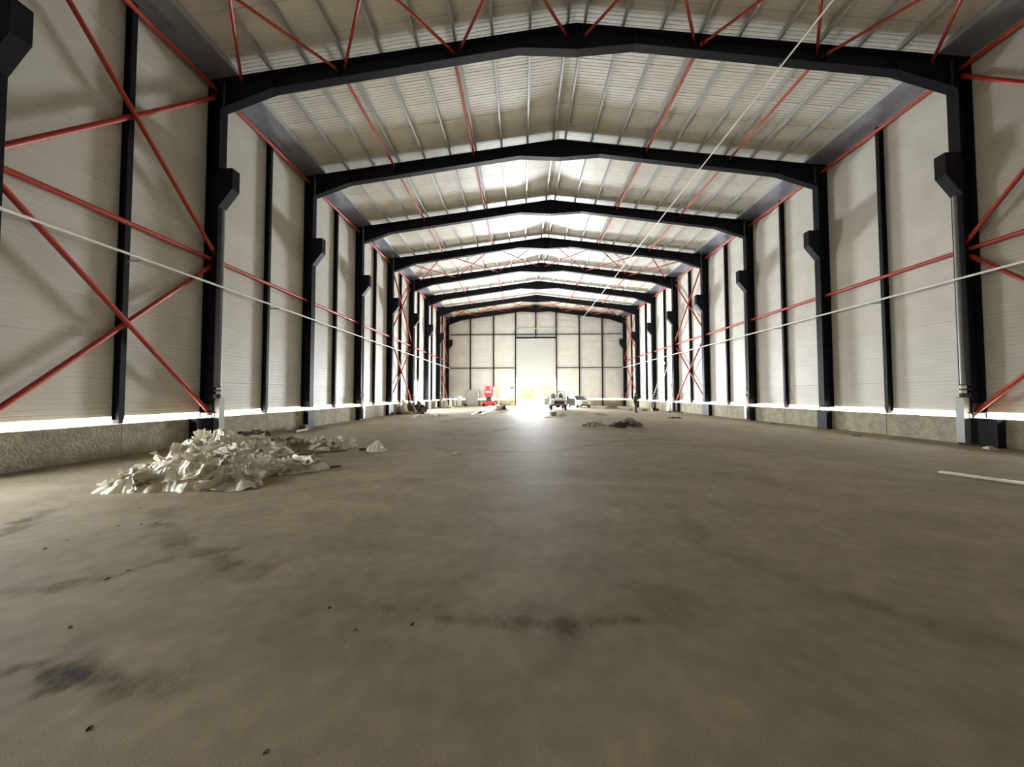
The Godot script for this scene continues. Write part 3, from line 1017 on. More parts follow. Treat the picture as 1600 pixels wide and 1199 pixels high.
# loose flaps of sheet standing off a heap of that size
func flaps(seed_: int, sx: float, sy: float, sz: float, count: int) -> ArrayMesh:
	var m := Mb.new()
	var g := RandomNumberGenerator.new()
	g.seed = seed_
	var b := noise(2.0, seed_, 2)
	m.smooth(true)
	for k in count:
		var an := g.randf() * TAU
		var rr := sqrt(g.randf()) * 0.85
		var o := Vector3(cos(an) * rr * sx, sy * 0.72 * sqrt(1.0 - rr * rr) * g.randf_range(0.75, 1.1), sin(an) * rr * sz)
		var bas := Basis.from_euler(Vector3(g.randf_range(-0.7, 0.7), g.randf() * TAU, g.randf_range(-0.7, 0.7)))
		var l := g.randf_range(0.14, 0.34)
		var wd := g.randf_range(0.1, 0.2)
		var rows := []
		for i in 9:
			var row := []
			for j in 7:
				var u := i / 8.0 - 0.5
				var v := j / 6.0 - 0.5
				var q := Vector3(u * l * 2.0, 0.12 * absf(b.get_noise_2d(u * 3.0 + k * 9.0, v * 2.0)) + 0.05 * sin(v * 7.0 + k), v * wd * 2.0 * (1.0 + 0.5 * b.get_noise_2d(u * 2.0, k * 5.0)))
				q = o + bas * q
				row.append(Vector3(q.x, maxf(q.y, 0.01), q.z))
			rows.append(row)
		for i in 8:
			for j in 6:
				m.quad(rows[i][j], rows[i][j + 1], rows[i + 1][j + 1], rows[i + 1][j])
	return m.mesh()

func heap(called: String, label: String, category: String, x: float, d: float, sx: float, sy: float, sz: float, turn: float, seed_: int, mt: Material, group := "", n := 46, fold := 1.0, y := 0.0) -> void:
	var o := put(called, crumple(seed_, sx, sy, sz, n, fold), mt, null, P(x, y, d), turn)
	tag(o, label, category, group)
	if called == "film_clump":
		put("loose_folds", flaps(seed_ + 50, sx, sy, sz, int(8 + 18 * sx * sz)), mt, o)

func flat_bit(called: String, label: String, category: String, x: float, d: float, size: Vector3, turn: float, mt: Material, tilt := 0.0, y := 0.0) -> MeshInstance3D:
	var m := Mb.new()
	m.bev(Vector3(0, size.y / 2, 0), size, minf(size.x, size.y) * 0.12)
	var o := single(called, m, mt, label, category, P(x, y, d), turn)
	o.rotation.z = tilt
	return o

func build_film() -> void:
	var pile := thing("film_heap", "large heap of crumpled white plastic film on the floor by the left wall", "plastic film", P(-6.4, 0, 7.0))
	for q in [["front_mound", -5.95, 6.2, 1.05, 0.5, 0.8, 0.1, 101, "film", 110], ["tall_mound", -6.85, 7.7, 1.3, 0.66, 1.0, 0.2, 103, "film", 110], ["low_tail", -6.55, 5.65, 0.5, 0.22, 0.28, 0.3, 105, "film", 40],
			["rolled_fold", -5.25, 5.85, 0.62, 0.24, 0.3, 0.25, 107, "film", 46], ["grey_trail", -7.2, 9.3, 1.35, 0.36, 0.7, 0.5, 111, "film_grey", 64]]:
		var part := put(q[0], crumple(q[7], q[3], q[4], q[5], q[9]), M[q[8]], pile, P(q[1] + 6.4, 0, q[2] - 7.0), q[6], "dirty grey film" if q[0] == "grey_trail" else "")
		put("loose_folds", flaps(q[7] + 50, q[3], q[4], q[5], int(8 + 18 * q[3] * q[5])), M[q[8]], part)
	heap("film_clump", "loose clump of clear film at the right front of the large heap", "plastic film", -4.75, 7.05, 0.62, 0.24, 0.3, 0.55, 109, M.film, "", 46)
	heap("film_clump", "thin film spread at the far right end of the large heap", "plastic film", -5.75, 10.1, 0.7, 0.24, 0.42, 0.5, 113, M.film, "", 46)
	heap("film_clump", "grey dirty film bundle against the plinth behind the large heap", "plastic film", -9.4, 11.6, 0.5, 0.28, 0.4, 0.2, 115, M.rubble, "", 30)
	# an upright fan of stiff film
	var m := Mb.new()
	for k in 13:
		var a := -0.5 + 0.2 * k
		var b := a + 0.2
		var ra := 0.34 + 0.03 * (k % 2)
		m.quad(Vector3(0, 0, 0.03 * (k % 2)), Vector3(cos(b) * 0.05, 0, 0.05 * ((k + 1) % 2)), Vector3(cos(b) * ra, absf(sin(b)) * ra + 0.05, 0.08 * ((k + 1) % 2)), Vector3(cos(a) * ra, absf(sin(a)) * ra + 0.05, 0.08 * (k % 2)))
	put("stiff_fan", m.mesh(), M.film, pile, P(-7.85 + 6.4, 0.36, 8.15 - 7.0), 0.2, "stiff pleated fan of film standing up")
	flat_bit("cardboard_sheet", "flat tan cardboard sheet lying on the right side of the film heap", "cardboard", -5.85, 7.75, Vector3(1.05, 0.02, 0.5), 0.5, M.card, 0.12, 0.1)
	flat_bit("blue_scrap", "small blue plastic scrap at the front edge of the film heap", "scrap", -4.9, 5.85, Vector3(0.12, 0.07, 0.06), 0.4, M.blue_plastic)
	flat_bit("dark_strip", "thin dark strip under the clear film at the right front", "scrap", -4.25, 7.35, Vector3(0.5, 0.025, 0.04), 0.7, M.brown)
	flat_bit("dark_strip", "thin dark strip on the floor behind the right end of the heap", "scrap", -5.55, 9.2, Vector3(1.3, 0.02, 0.03), 0.62, M.brown)
	heap("film_lump", "single crumpled white bag alone on the floor beyond the heap", "plastic film", -4.14, 9.6, 0.27, 0.27, 0.22, 0.0, 121, M.film, "", 30, 1.2)
	flat_bit("dark_strip", "dark scrap lying just left of the single white bag", "scrap", -4.55, 9.75, Vector3(0.3, 0.05, 0.12), 0.3, M.dark_cloth)
	heap("film_lump", "tiny scrap of white film alone in the middle of the floor", "plastic film", -1.77, 9.15, 0.13, 0.07, 0.08, 0.2, 123, M.film, "", 18, 0.4)
	heap("film_lump", "low pale film near the crouching person", "plastic film", -6.7, 23.4, 0.75, 0.1, 0.6, 0.2, 125, M.film, "", 34)
	heap("film_lump", "pale film scrap on the bright floor right of the crouching person", "plastic film", -5.9, 25.0, 0.5, 0.12, 0.4, 0.4, 127, M.film, "", 30)
	for k in 14:    # pebbles and crumbs of mortar
		var sp: Array = [[-5.01, 3.64], [-4.97, 3.44], [-4.94, 4.06], [-5.39, 4.68], [-4.71, 4.11], [-4.57, 4.16], [-3.59, 3.04], [-3.61, 2.9], [-1.45, 2.56], [-1.14, 2.33], [-0.77, 2.40], [-3.12, 2.30], [-1.15, 1.54], [-2.08, 1.62]][k]
		heap("mortar_crumb", "small dark crumb of mortar on the dusty floor in the foreground", "crumb", sp[0], sp[1], 0.014 + 0.003 * (k % 4), 0.011, 0.011, k * 1.1, 140 + k, M.rubble if k % 3 == 0 else M.brown, "mortar crumbs in the foreground", 8, 0.12)

func build_bits() -> void:
	var a := P(8.45, 0, 7.2)
	var b := P(9.35, 0, 5.2)
	var m := Mb.new()
	m.bev(Vector3(0, 0.02, 0), Vector3(0.13, 0.04, (b - a).length()), 0.008)
	var pl := single("white_plank", m, M.white_paint, "white plank lying on the bare floor at the right edge", "plank", (a + b) / 2)
	pl.rotation.y = atan2((b - a).x, (b - a).z)
	flat_bit("white_strip", "pale timber strip on the floor by the second left column", "timber strip", -9.72, 14.7, Vector3(0.12, 0.08, 1.0), 0.12, M.white_sack)
	flat_bit("cement_block", "dusty grey block behind the pale timber strip", "block", -10.0, 15.4, Vector3(0.3, 0.22, 0.5), 0.1, M.rubble)
	for q in [[10.11, 22.9, 0.42, 0.13, 0.2, "brown", "dark brown block alone on the floor near the right wall", "block", "brown_block"],
			[11.95, 33.6, 0.3, 0.18, 0.26, "brown", "dark rounded lump on the floor left of the ladder", "lump", ""],
			[13.3, 18.5, 0.2, 0.08, 0.16, "rubble", "pale rubble lump at the plinth in the second bay of the right wall", "rubble", ""],
			[12.75, 13.4, 0.22, 0.06, 0.14, "rubble", "pinkish rubble scrap by the right wall in the nearest full bay", "rubble", ""],
			[13.55, 10.3, 0.2, 0.08, 0.14, "white_sack", "white rubble lump at the foot of the large right column", "rubble", ""],
			[13.3, 29.2, 0.4, 0.18, 0.3, "rubble", "grey rubble lump below the red cross of the right wall", "rubble", ""],
			[13.0, 30.6, 0.3, 0.14, 0.2, "rubble", "grey rubble lump beside the white board", "rubble", ""],
			[-9.3, 27.6, 0.5, 0.3, 0.3, "yellow_sack", "olive yellow sack on the floor by the fifth left column", "sack", ""],
			[-9.92, 27.1, 0.3, 0.34, 0.22, "brown", "brown sack beside the olive yellow sack", "sack", ""],
			[-8.75, 28.5, 0.3, 0.12, 0.2, "dark_cloth", "dark cloth lying right of the olive yellow sack", "cloth", ""],
			[10.0, 38.2, 0.8, 0.5, 0.5, "tarp_green", "low mound under a grey green sheet right of the cars", "covered mound", ""],
			[10.6, 36.2, 0.5, 0.14, 0.3, "rubble", "grey debris strip just before the green covered mound", "debris", ""],
			[10.75, 34.2, 0.3, 0.18, 0.25, "rubble", "debris clump just left of and beyond the standing person", "debris", ""],
			[2.95, 25.7, 0.5, 0.24, 0.3, "white_sack", "pale crumpled cloth on the floor in front of the truck", "cloth", ""],
			[4.2, 27.2, 0.18, 0.16, 0.14, "white_sack", "small white crumpled lump right of the pale cloth", "scrap", ""],
			[4.95, 27.0, 0.14, 0.12, 0.12, "film", "small white scrap further right of the pale cloth", "scrap", ""],
			[3.95, 19.8, 0.1, 0.08, 0.1, "film", "tiny white scrap between the truck and the wire tangle", "scrap", ""],
			[1.75, 23.9, 0.3, 0.06, 0.2, "film", "pale flat scrap left of the brown carton", "scrap", ""],
			[6.1, 26.8, 0.95, 0.1, 0.3, "tarp_green", "flat greenish film on the floor behind the wire tangle", "plastic film", ""],
			[5.6, 18.4, 0.6, 0.3, 0.4, "film_grey", "dull grey film caught on the back of the wire tangle", "plastic film", ""],
			[5.05, 16.2, 0.24, 0.1, 0.16, "white_sack", "pale flat scrap at the right end of the wire tangle", "scrap", ""],
			[3.45, 16.9, 0.14, 0.16, 0.12, "white_sack", "whitish crumpled cup at the left end of the wire tangle", "scrap", ""]]:
		heap(q[8] if q[8] else {"rubble": "rubble_lump", "debris": "debris_clump"}.get(q[7], q[7].replace(" ", "_")), q[6], q[7], q[0], q[1], q[2], q[3], q[4], 0.3 * q[0], 200 + int(q[0] * 7.0 + q[1]), M[q[5]], "", 20, 0.5)
	var bx := thing("cardboard_carton", "small brown cardboard carton on the floor in front of the truck", "carton", P(2.35, 0, 26.0), 0.3)
	m = Mb.new()
	m.box(Vector3(0, 0.13, 0), Vector3(0.36, 0.26, 0.3))
	put("carton", m.mesh(), M.card, bx)
	m = Mb.new()
	m.box(Vector3(-0.25, 0.25, 0), Vector3(0.15, 0.008, 0.29), Basis(Vector3(0, 0, 1), 0.5))
	m.box(Vector3(0.25, 0.25, 0), Vector3(0.15, 0.008, 0.29), Basis(Vector3(0, 0, 1), -0.5))
	put("flaps", m.mesh(), M.card, bx)
	# tangles of binding wire and bent strip
	rng.seed = 77
	for q in [[5.0, 16.6, 0.62, 0.42, 46, "dark tangle of bent wire and strips, larger right part", "wire tangle"], [3.65, 16.9, 0.6, 0.24, 12, "thin bent strips trailing from the left of the dark wire tangle", "wire tangle"]]:
		var w := Mb.new()
		for k in int(q[4] * 1.7):
			var p := Vector3(rng.randf_range(-1, 1) * q[2], 0.012, rng.randf_range(-0.5, 0.5) * q[2])
			var e := Vector3(clampf(p.x + rng.randf_range(-0.6, 0.6), -q[2] * 1.2, q[2] * 1.2), 0.012, rng.randf_range(-0.5, 0.5) * q[2])
			var top: float = rng.randf_range(0.3, 1.25) * q[3] * (1.0 - 0.6 * absf(p.x + e.x) / (2.0 * q[2]))
			var bow := Vector3(rng.randf_range(-0.15, 0.15), 0, rng.randf_range(-0.15, 0.15))
			var pts := []
			for i in 8:
				var u := i / 7.0
				pts.append(p.lerp(e, u) + Vector3(0, 4.0 * u * (1 - u) * top, 0) + bow * sin(u * PI * 2.0) + Vector3(rng.randf_range(-0.03, 0.03), rng.randf_range(0, 0.03), rng.randf_range(-0.03, 0.03)))
			w.path(pts, rng.randf_range(0.004, 0.012), 5)
		var o := put("wire_tangle", w.mesh(), M.rust, null, P(q[0], 0, q[1]))
		tag(o, q[5], q[6])
		o.set_meta("kind", "stuff")
	heap("scrap", "dark brown scrap at the core of the wire tangle", "scrap", 5.0, 16.6, 0.3, 0.16, 0.2, 0.2, 301, M.brown, "", 24, 0.6)
	# white tubes, a sheeted pile and a floor machine on the bright floor
	for q in [[-3.9, 25.6, -3.3, 33.1, 0.4, "longest white plastic tube on the bright floor, pointing at the red lift"], [-3.2, 26.2, -2.55, 33.2, 0.3, "second white plastic tube on the bright floor, right of the longest one"]]:
		var w := Mb.new()
		var lo := P(q[0], 0.055, q[1])
		var hi := P(q[2], q[4], q[3])
		w.tube(lo, hi, 0.045, 10)
		w.tube(lo, lo.lerp(hi, 0.03), 0.055, 10)
		single("plastic_tube", w, M.white_paint, q[5], "tube")
	heap("sheeted_pile", "pile covered with pale sheeting on the bright floor below the red lift", "covered pile", -2.7, 34.4, 1.15, 0.85, 0.9, 0.1, 303, M.white_sack, "", 40, 0.35)
	flat_bit("wood_block", "small dark wood block beside the long white tube", "block", -3.7, 29.3, Vector3(0.36, 0.14, 0.2), 0.2, M.dark_cloth)
	var pt := thing("floor_machine", "dark power trowel with a bent handle right of the sheeted pile", "machine", P(-1.75, 0, 31.2), 0.4)
	m = Mb.new()
	m.lathe([Vector2(0.0, 0.1), Vector2(0.5, 0.1), Vector2(0.52, 0.12), Vector2(0.5, 0.14), Vector2(0.0, 0.14)], Vector3.ZERO, Vector3.UP, 20)
	for k in 8:
		m.tube(Vector3(cos(k * TAU / 8), 0.12, sin(k * TAU / 8)) * Vector3(0.5, 1, 0.5), Vector3(cos(k * TAU / 8) * 0.2, 0.34, sin(k * TAU / 8) * 0.2), 0.012, 6)
	put("guard_ring", m.mesh(), M.rust, pt)
	m = Mb.new()
	m.bev(Vector3(0, 0.36, 0), Vector3(0.36, 0.3, 0.3), 0.04)
	m.tube(Vector3(0.1, 0.5, 0), Vector3(0.1, 0.62, 0), 0.06, 10)
	put("motor", m.mesh(), M.brown, pt)
	for k in 4:
		put("blade", boxmesh(Vector3(0.34, 0.012, 0.12), Vector3(cos(k * PI / 2) * 0.28, 0.03, sin(k * PI / 2) * 0.28)), M.aluminium, pt)
	m = Mb.new()
	m.path([Vector3(0, 0.3, 0), Vector3(0.3, 0.62, 0.0), Vector3(0.85, 0.95, 0.0)], 0.02, 8)
	m.path([Vector3(0.85, 0.95, -0.25), Vector3(0.85, 0.95, 0.25)], 0.02, 8)
	put("handle", m.mesh(), M.black_rubber, pt)
	# dark sheeted heap at the left wall
	heap("dark_heap", "rounded dark olive tarpaulin heap against the left wall", "covered heap", -9.85, 29.7, 0.6, 0.95, 0.9, 0.0, 305, M.olive_cloth, "", 36, 0.3)
	heap("dark_heap", "larger black heap of cloths right of the olive tarpaulin heap", "covered heap", -9.5, 31.2, 0.55, 1.0, 0.7, 0.0, 307, M.dark_cloth, "", 36, 1.0)
	heap("bulk_bag", "big white bulk bag leaning by the fifth left column", "bulk bag", -10.0, 28.3, 0.42, 1.15, 0.5, 0.0, 309, M.white_sack, "", 30, 0.5)

func build_far_goods() -> void:
	# wire cage with sacks
	var t := thing("cage_pallet", "brownish wire cage on a pallet filled with pale sacks, at the left wall", "cage", P(-9.1, 0, 40.6))
	var m := Mb.new()
	for x in [-0.72, 0.0, 0.72]:
		m.box(Vector3(x, 0.05, 0), Vector3(0.1, 0.1, 1.1))
	for k in 7:
		m.box(Vector3(0, 0.115, -0.48 + 0.16 * k), Vector3(1.6, 0.025, 0.12))
	put("pallet", m.mesh(), M.card, t)
	for side in 4:
		m = Mb.new()
		var w := 1.56 if side % 2 == 0 else 1.06
		for k in 9:
			m.tube(Vector3(-w / 2 + w * k / 8, 0.13, 0), Vector3(-w / 2 + w * k / 8, 1.25, 0), 0.012, 5)
		for k in 5:
			m.tube(Vector3(-w / 2, 0.14 + 1.1 * k / 4, 0), Vector3(w / 2, 0.14 + 1.1 * k / 4, 0), 0.012, 5)
		put("wire_side", m.mesh(), M.rust, t, Vector3([0, 0.78, 0, -0.78][side], 0, [0.53, 0, -0.53, 0][side]), side * PI / 2)
	for q in [["leftmost", -9.57, 0.13], ["middle", -9.1, 0.13], ["rightmost", -8.63, 0.13]]:
		heap("cement_sack", "pale sack in the wire cage, %s of three" % q[0], "sack", q[1], 40.6, 0.21, 1.2, 0.4, 0.0, 320 + int(q[1] * -10), M.white_sack, "sacks in the wire cage", 20, 0.4, q[2])
	for q in [["white_crate", "low white crate by the far wall left of the tall white box", -9.15, 44.6, 0.72, 0.8, 0.5], ["white_cabinet", "tall narrow white box by the far wall beside the low crate", -8.45, 45.4, 0.6, 1.42, 0.5]]:
		var o := thing(q[0], q[1], "box", P(q[2], 0, q[3]))
		m = Mb.new()
		m.bev(Vector3(0, q[5] / 2 + 0.03, 0), Vector3(q[4], q[5] - 0.06, q[6]), 0.02)
		put("body", m.mesh(), M.car_white, o)
		m = Mb.new()
		m.box(Vector3(0, q[5] - 0.01, 0), Vector3(q[4] + 0.02, 0.03, q[6] + 0.02))
		put("lid", m.mesh(), M.white_paint, o)
		m = Mb.new()
		for x in [-1, 1]:
			m.box(Vector3(x * q[4] * 0.35, 0.02, 0), Vector3(0.08, 0.04, q[6]))
		put("feet", m.mesh(), M.dark_steel, o)
	var ct := thing("low_trolley", "low dark trolley against the far wall left of the grey sheet", "trolley", P(-8.05, 0, 46.0))
	m = Mb.new()
	m.box(Vector3(0, 0.3, 0), Vector3(0.9, 0.05, 0.5))
	put("deck", m.mesh(), M.lift_dark, ct)
	for x in [-0.36, 0.36]:
		m = Mb.new()
		m.lathe([Vector2(0, -0.03), Vector2(0.13, -0.03), Vector2(0.14, 0), Vector2(0.13, 0.03), Vector2(0, 0.03)], Vector3(x, 0.14, 0.2), Vector3(0, 0, 1), 14)
		m.lathe([Vector2(0, -0.03), Vector2(0.13, -0.03), Vector2(0.14, 0), Vector2(0.13, 0.03), Vector2(0, 0.03)], Vector3(x, 0.14, -0.2), Vector3(0, 0, 1), 14)
		put("wheel", m.mesh(), M.black_rubber, ct)
	m = Mb.new()
	m.path([Vector3(0.42, 0.3, -0.2), Vector3(0.46, 0.95, -0.2), Vector3(0.46, 0.95, 0.2), Vector3(0.42, 0.3, 0.2)], 0.018, 6)
	put("handle", m.mesh(), M.lift_dark, ct)
	m = Mb.new()
	m.bev(Vector3.ZERO, Vector3(1.76, 2.24, 0.06), 0.015)
	var sh := single("grey_sheet", m, M.grey_sheet, "large pale grey sheet leaning upright against the far wall", "sheet", P(-6.98, 1.12, 46.75))
	sh.rotation.x = -0.2
	heap("film_flap", "small white film flap hanging at the top corner of the grey sheet", "plastic film", -6.02, 46.55, 0.1, 0.9, 0.12, 0.0, 331, M.film, "", 14, 0.3, 1.35)
	lift()
	m = Mb.new()
	m.bev(Vector3(0, 0, 0), Vector3(0.42, 0.16, 0.06), 0.01)
	single("wall_plate", m, M.lift_dark, "small dark plate on the far wall left of the door", "plate", P(-1.45, 2.52, 47.34))
	# right wall
	var ld := thing("ladder", "long aluminium ladder leaning along the right wall against the sixth column", "ladder", P(13.35, 0, 35.9))
	var top := Vector3(0.12, 4.6, 4.0)
	for x in [-0.2, 0.2]:
		m = Mb.new()
		m.tube(Vector3(x, 0, 0), top + Vector3(x, 0, 0), 0.03, 8)
		put("rail", m.mesh(), M.aluminium, ld)
	for k in 17:
		m = Mb.new()
		var p := top * ((k + 0.8) / 17.6)
		m.tube(p + Vector3(-0.2, 0, 0), p + Vector3(0.2, 0, 0), 0.016, 6)
		put("rung", m.mesh(), M.aluminium, ld)
	m = Mb.new()
	m.bev(Vector3.ZERO, Vector3(0.04, 1.15, 0.6), 0.008)
	var wb := single("white_board", m, M.car_white, "white board leaning on the right plinth beside the ladder", "board", P(13.85, 0.57, 32.6))
	wb.rotation.z = -0.2
	var eb := thing("switch_box", "small white switch box fixed to the right wall above the white board", "switch box", P(XC + HW - 0.08, 2.4, 33.1))
	m = Mb.new()
	m.bev(Vector3.ZERO, Vector3(0.14, 0.5, 0.45), 0.02)
	put("case", m.mesh(), M.car_white, eb)
	put("door", boxmesh(Vector3(0.02, 0.42, 0.37), Vector3(-0.08, 0, 0)), M.white_paint, eb)
	var tr := thing("mortar_tray", "pale mortar tray on the floor at the foot of the ladder", "tray", P(12.7, 0, 33.0))
	m = Mb.new()
	m.prism(PackedVector2Array([Vector2(-0.25, 0.0), Vector2(0.25, 0), Vector2(0.36, 0.22), Vector2(0.33, 0.22), Vector2(0.24, 0.03), Vector2(-0.24, 0.03), Vector2(-0.33, 0.22), Vector2(-0.36, 0.22)]), Vector3(0, 0, -0.22), Vector3.RIGHT, Vector3.UP, Vector3(0, 0, 0.44))
	put("tray", m.mesh(), M.white_sack, tr)
	m = Mb.new()
	m.box(Vector3(0, 0.12, 0.23), Vector3(0.56, 0.22, 0.02))
	m.box(Vector3(0, 0.12, -0.23), Vector3(0.56, 0.22, 0.02))
	put("end", m.mesh(), M.brown, tr)

func lift() -> void:
	var t := thing("scissor_lift", "red scissor lift with raised red platform in front of the far wall", "lift", P(-4.55, 0, 46.0))
	var m := Mb.new()
	m.prism(PackedVector2Array([Vector2(-0.95, 0.18), Vector2(0.95, 0.18), Vector2(0.85, 0.5), Vector2(0.35, 0.68), Vector2(-0.35, 0.68), Vector2(-0.85, 0.5)]), Vector3(0, 0, -0.45), Vector3.RIGHT, Vector3.UP, Vector3(0, 0, 0.9))
	put("chassis", m.mesh(), M.lift_red, t)
	for x in [-0.65, 0.65]:
		for z in [-0.42, 0.42]:
			m = Mb.new()
			m.lathe([Vector2(0, -0.08), Vector2(0.17, -0.08), Vector2(0.2, -0.05), Vector2(0.2, 0.05), Vector2(0.17, 0.08), Vector2(0, 0.08)], Vector3(x, 0.2, z), Vector3(0, 0, 1), 16)
			put("wheel", m.mesh(), M.black_rubber, t)
	for k in 3:
		for z in [-0.3, 0.3]:
			m = Mb.new()
			m.box(Vector3(0, 0.82 + 0.22 * k, z), Vector3(0.78, 0.1, 0.06), Basis(Vector3(0, 0, 1), 0.24))
			m.box(Vector3(0, 0.82 + 0.22 * k, z * 0.75), Vector3(0.78, 0.1, 0.06), Basis(Vector3(0, 0, 1), -0.24))
			put("scissor_arm", m.mesh(), M.lift_dark, t)
	m = Mb.new()
	m.box(Vector3(0, 1.03, 0), Vector3(0.6, 0.66, 0.36))
	put("hydraulic_box", m.mesh(), M.lift_dark, t)
	m = Mb.new()
	m.bev(Vector3(0, 1.55, 0), Vector3(1.1, 0.3, 0.8), 0.03)
	put("platform", m.mesh(), M.lift_red, t)
	m = Mb.new()
	for z in [-0.38, 0.38]:
		for k in 4:
			m.tube(Vector3(-0.53 + 0.353 * k, 1.7, z), Vector3(-0.53 + 0.353 * k, 2.75, z), 0.022, 6)
		for y in [2.2, 2.75]:
			m.tube(Vector3(-0.53, y, z), Vector3(0.53, y, z), 0.022, 6)
	for x in [-0.53, 0.53]:
		for y in [2.2, 2.75]:
			m.tube(Vector3(x, y, -0.38), Vector3(x, y, 0.38), 0.022, 6)
	put("guard_rail", m.mesh(), M.lift_red, t)
	put("sign_panel", boxmesh(Vector3(0.98, 0.44, 0.02), Vector3(0, 1.95, 0.41)), M.lift_red, t)
	m = Mb.new()
	for k in 5:      # white marks on the panel, too blurred in the photo to be read
		m.box(Vector3(-0.34 + 0.17 * k, 1.95, 0.424), Vector3(0.11, 0.26, 0.008))
	put("white_marking", m.mesh(), M.white_paint, t)
	m = Mb.new()
	m.bev(Vector3(-0.1, 2.45, 0.36), Vector3(0.45, 0.4, 0.2), 0.02)
	put("control_box", m.mesh(), M.lift_red, t)
	m = Mb.new()
	m.bev(Vector3(0.62, 1.2, 0.2), Vector3(0.3, 0.95, 0.2), 0.02)
	put("battery_cover", m.mesh(), M.white_paint, t)
	heap("film_wrap", "pinkish white film bundle hanging on the right side of the red lift", "plastic film", -3.85, 46.0, 0.2, 1.9, 0.25, 0.0, 341, M.film, "", 22, 0.4, 1.25)

func ring(hw0: float, hw1: float, y0: float, y1: float, z: float, n := 20) -> Array:
	# rounded section of a car body: half width at the bottom and top, counter-clockwise seen from +z
	var out := []
	for k in n:
		var a := TAU * k / n
		var c := cos(a)
		var s := sin(a)
		var u := signf(c) * pow(absf(c), 0.5)
		var v := signf(s) * pow(absf(s), 0.5)
		out.append(Vector3(lerpf(hw0, hw1, v * 0.5 + 0.5) * u, lerpf(y0, y1, v * 0.5 + 0.5), z))
	return out

func wheels(t: Node3D, xs: float, zs: Array, r: float) -> void:
	for z in zs:
		for x in [-xs, xs]:
			var m := Mb.new()
			m.lathe([Vector2(r * 0.6, -0.1), Vector2(r * 0.93, -0.1), Vector2(r, -0.06), Vector2(r, 0.06), Vector2(r * 0.93, 0.1), Vector2(r * 0.6, 0.1)], Vector3(x, r, z), Vector3.RIGHT, 24)
			var w := put("wheel", m.mesh(), M.black_rubber, t)
			m = Mb.new()
			m.lathe([Vector2(0, -0.075), Vector2(r * 0.2, -0.09), Vector2(r * 0.6, -0.08), Vector2(r * 0.62, 0.08), Vector2(r * 0.2, 0.09), Vector2(0, 0.075)], Vector3(x, r, z), Vector3.RIGHT, 18)
			put("rim", m.mesh(), M.chrome, w)

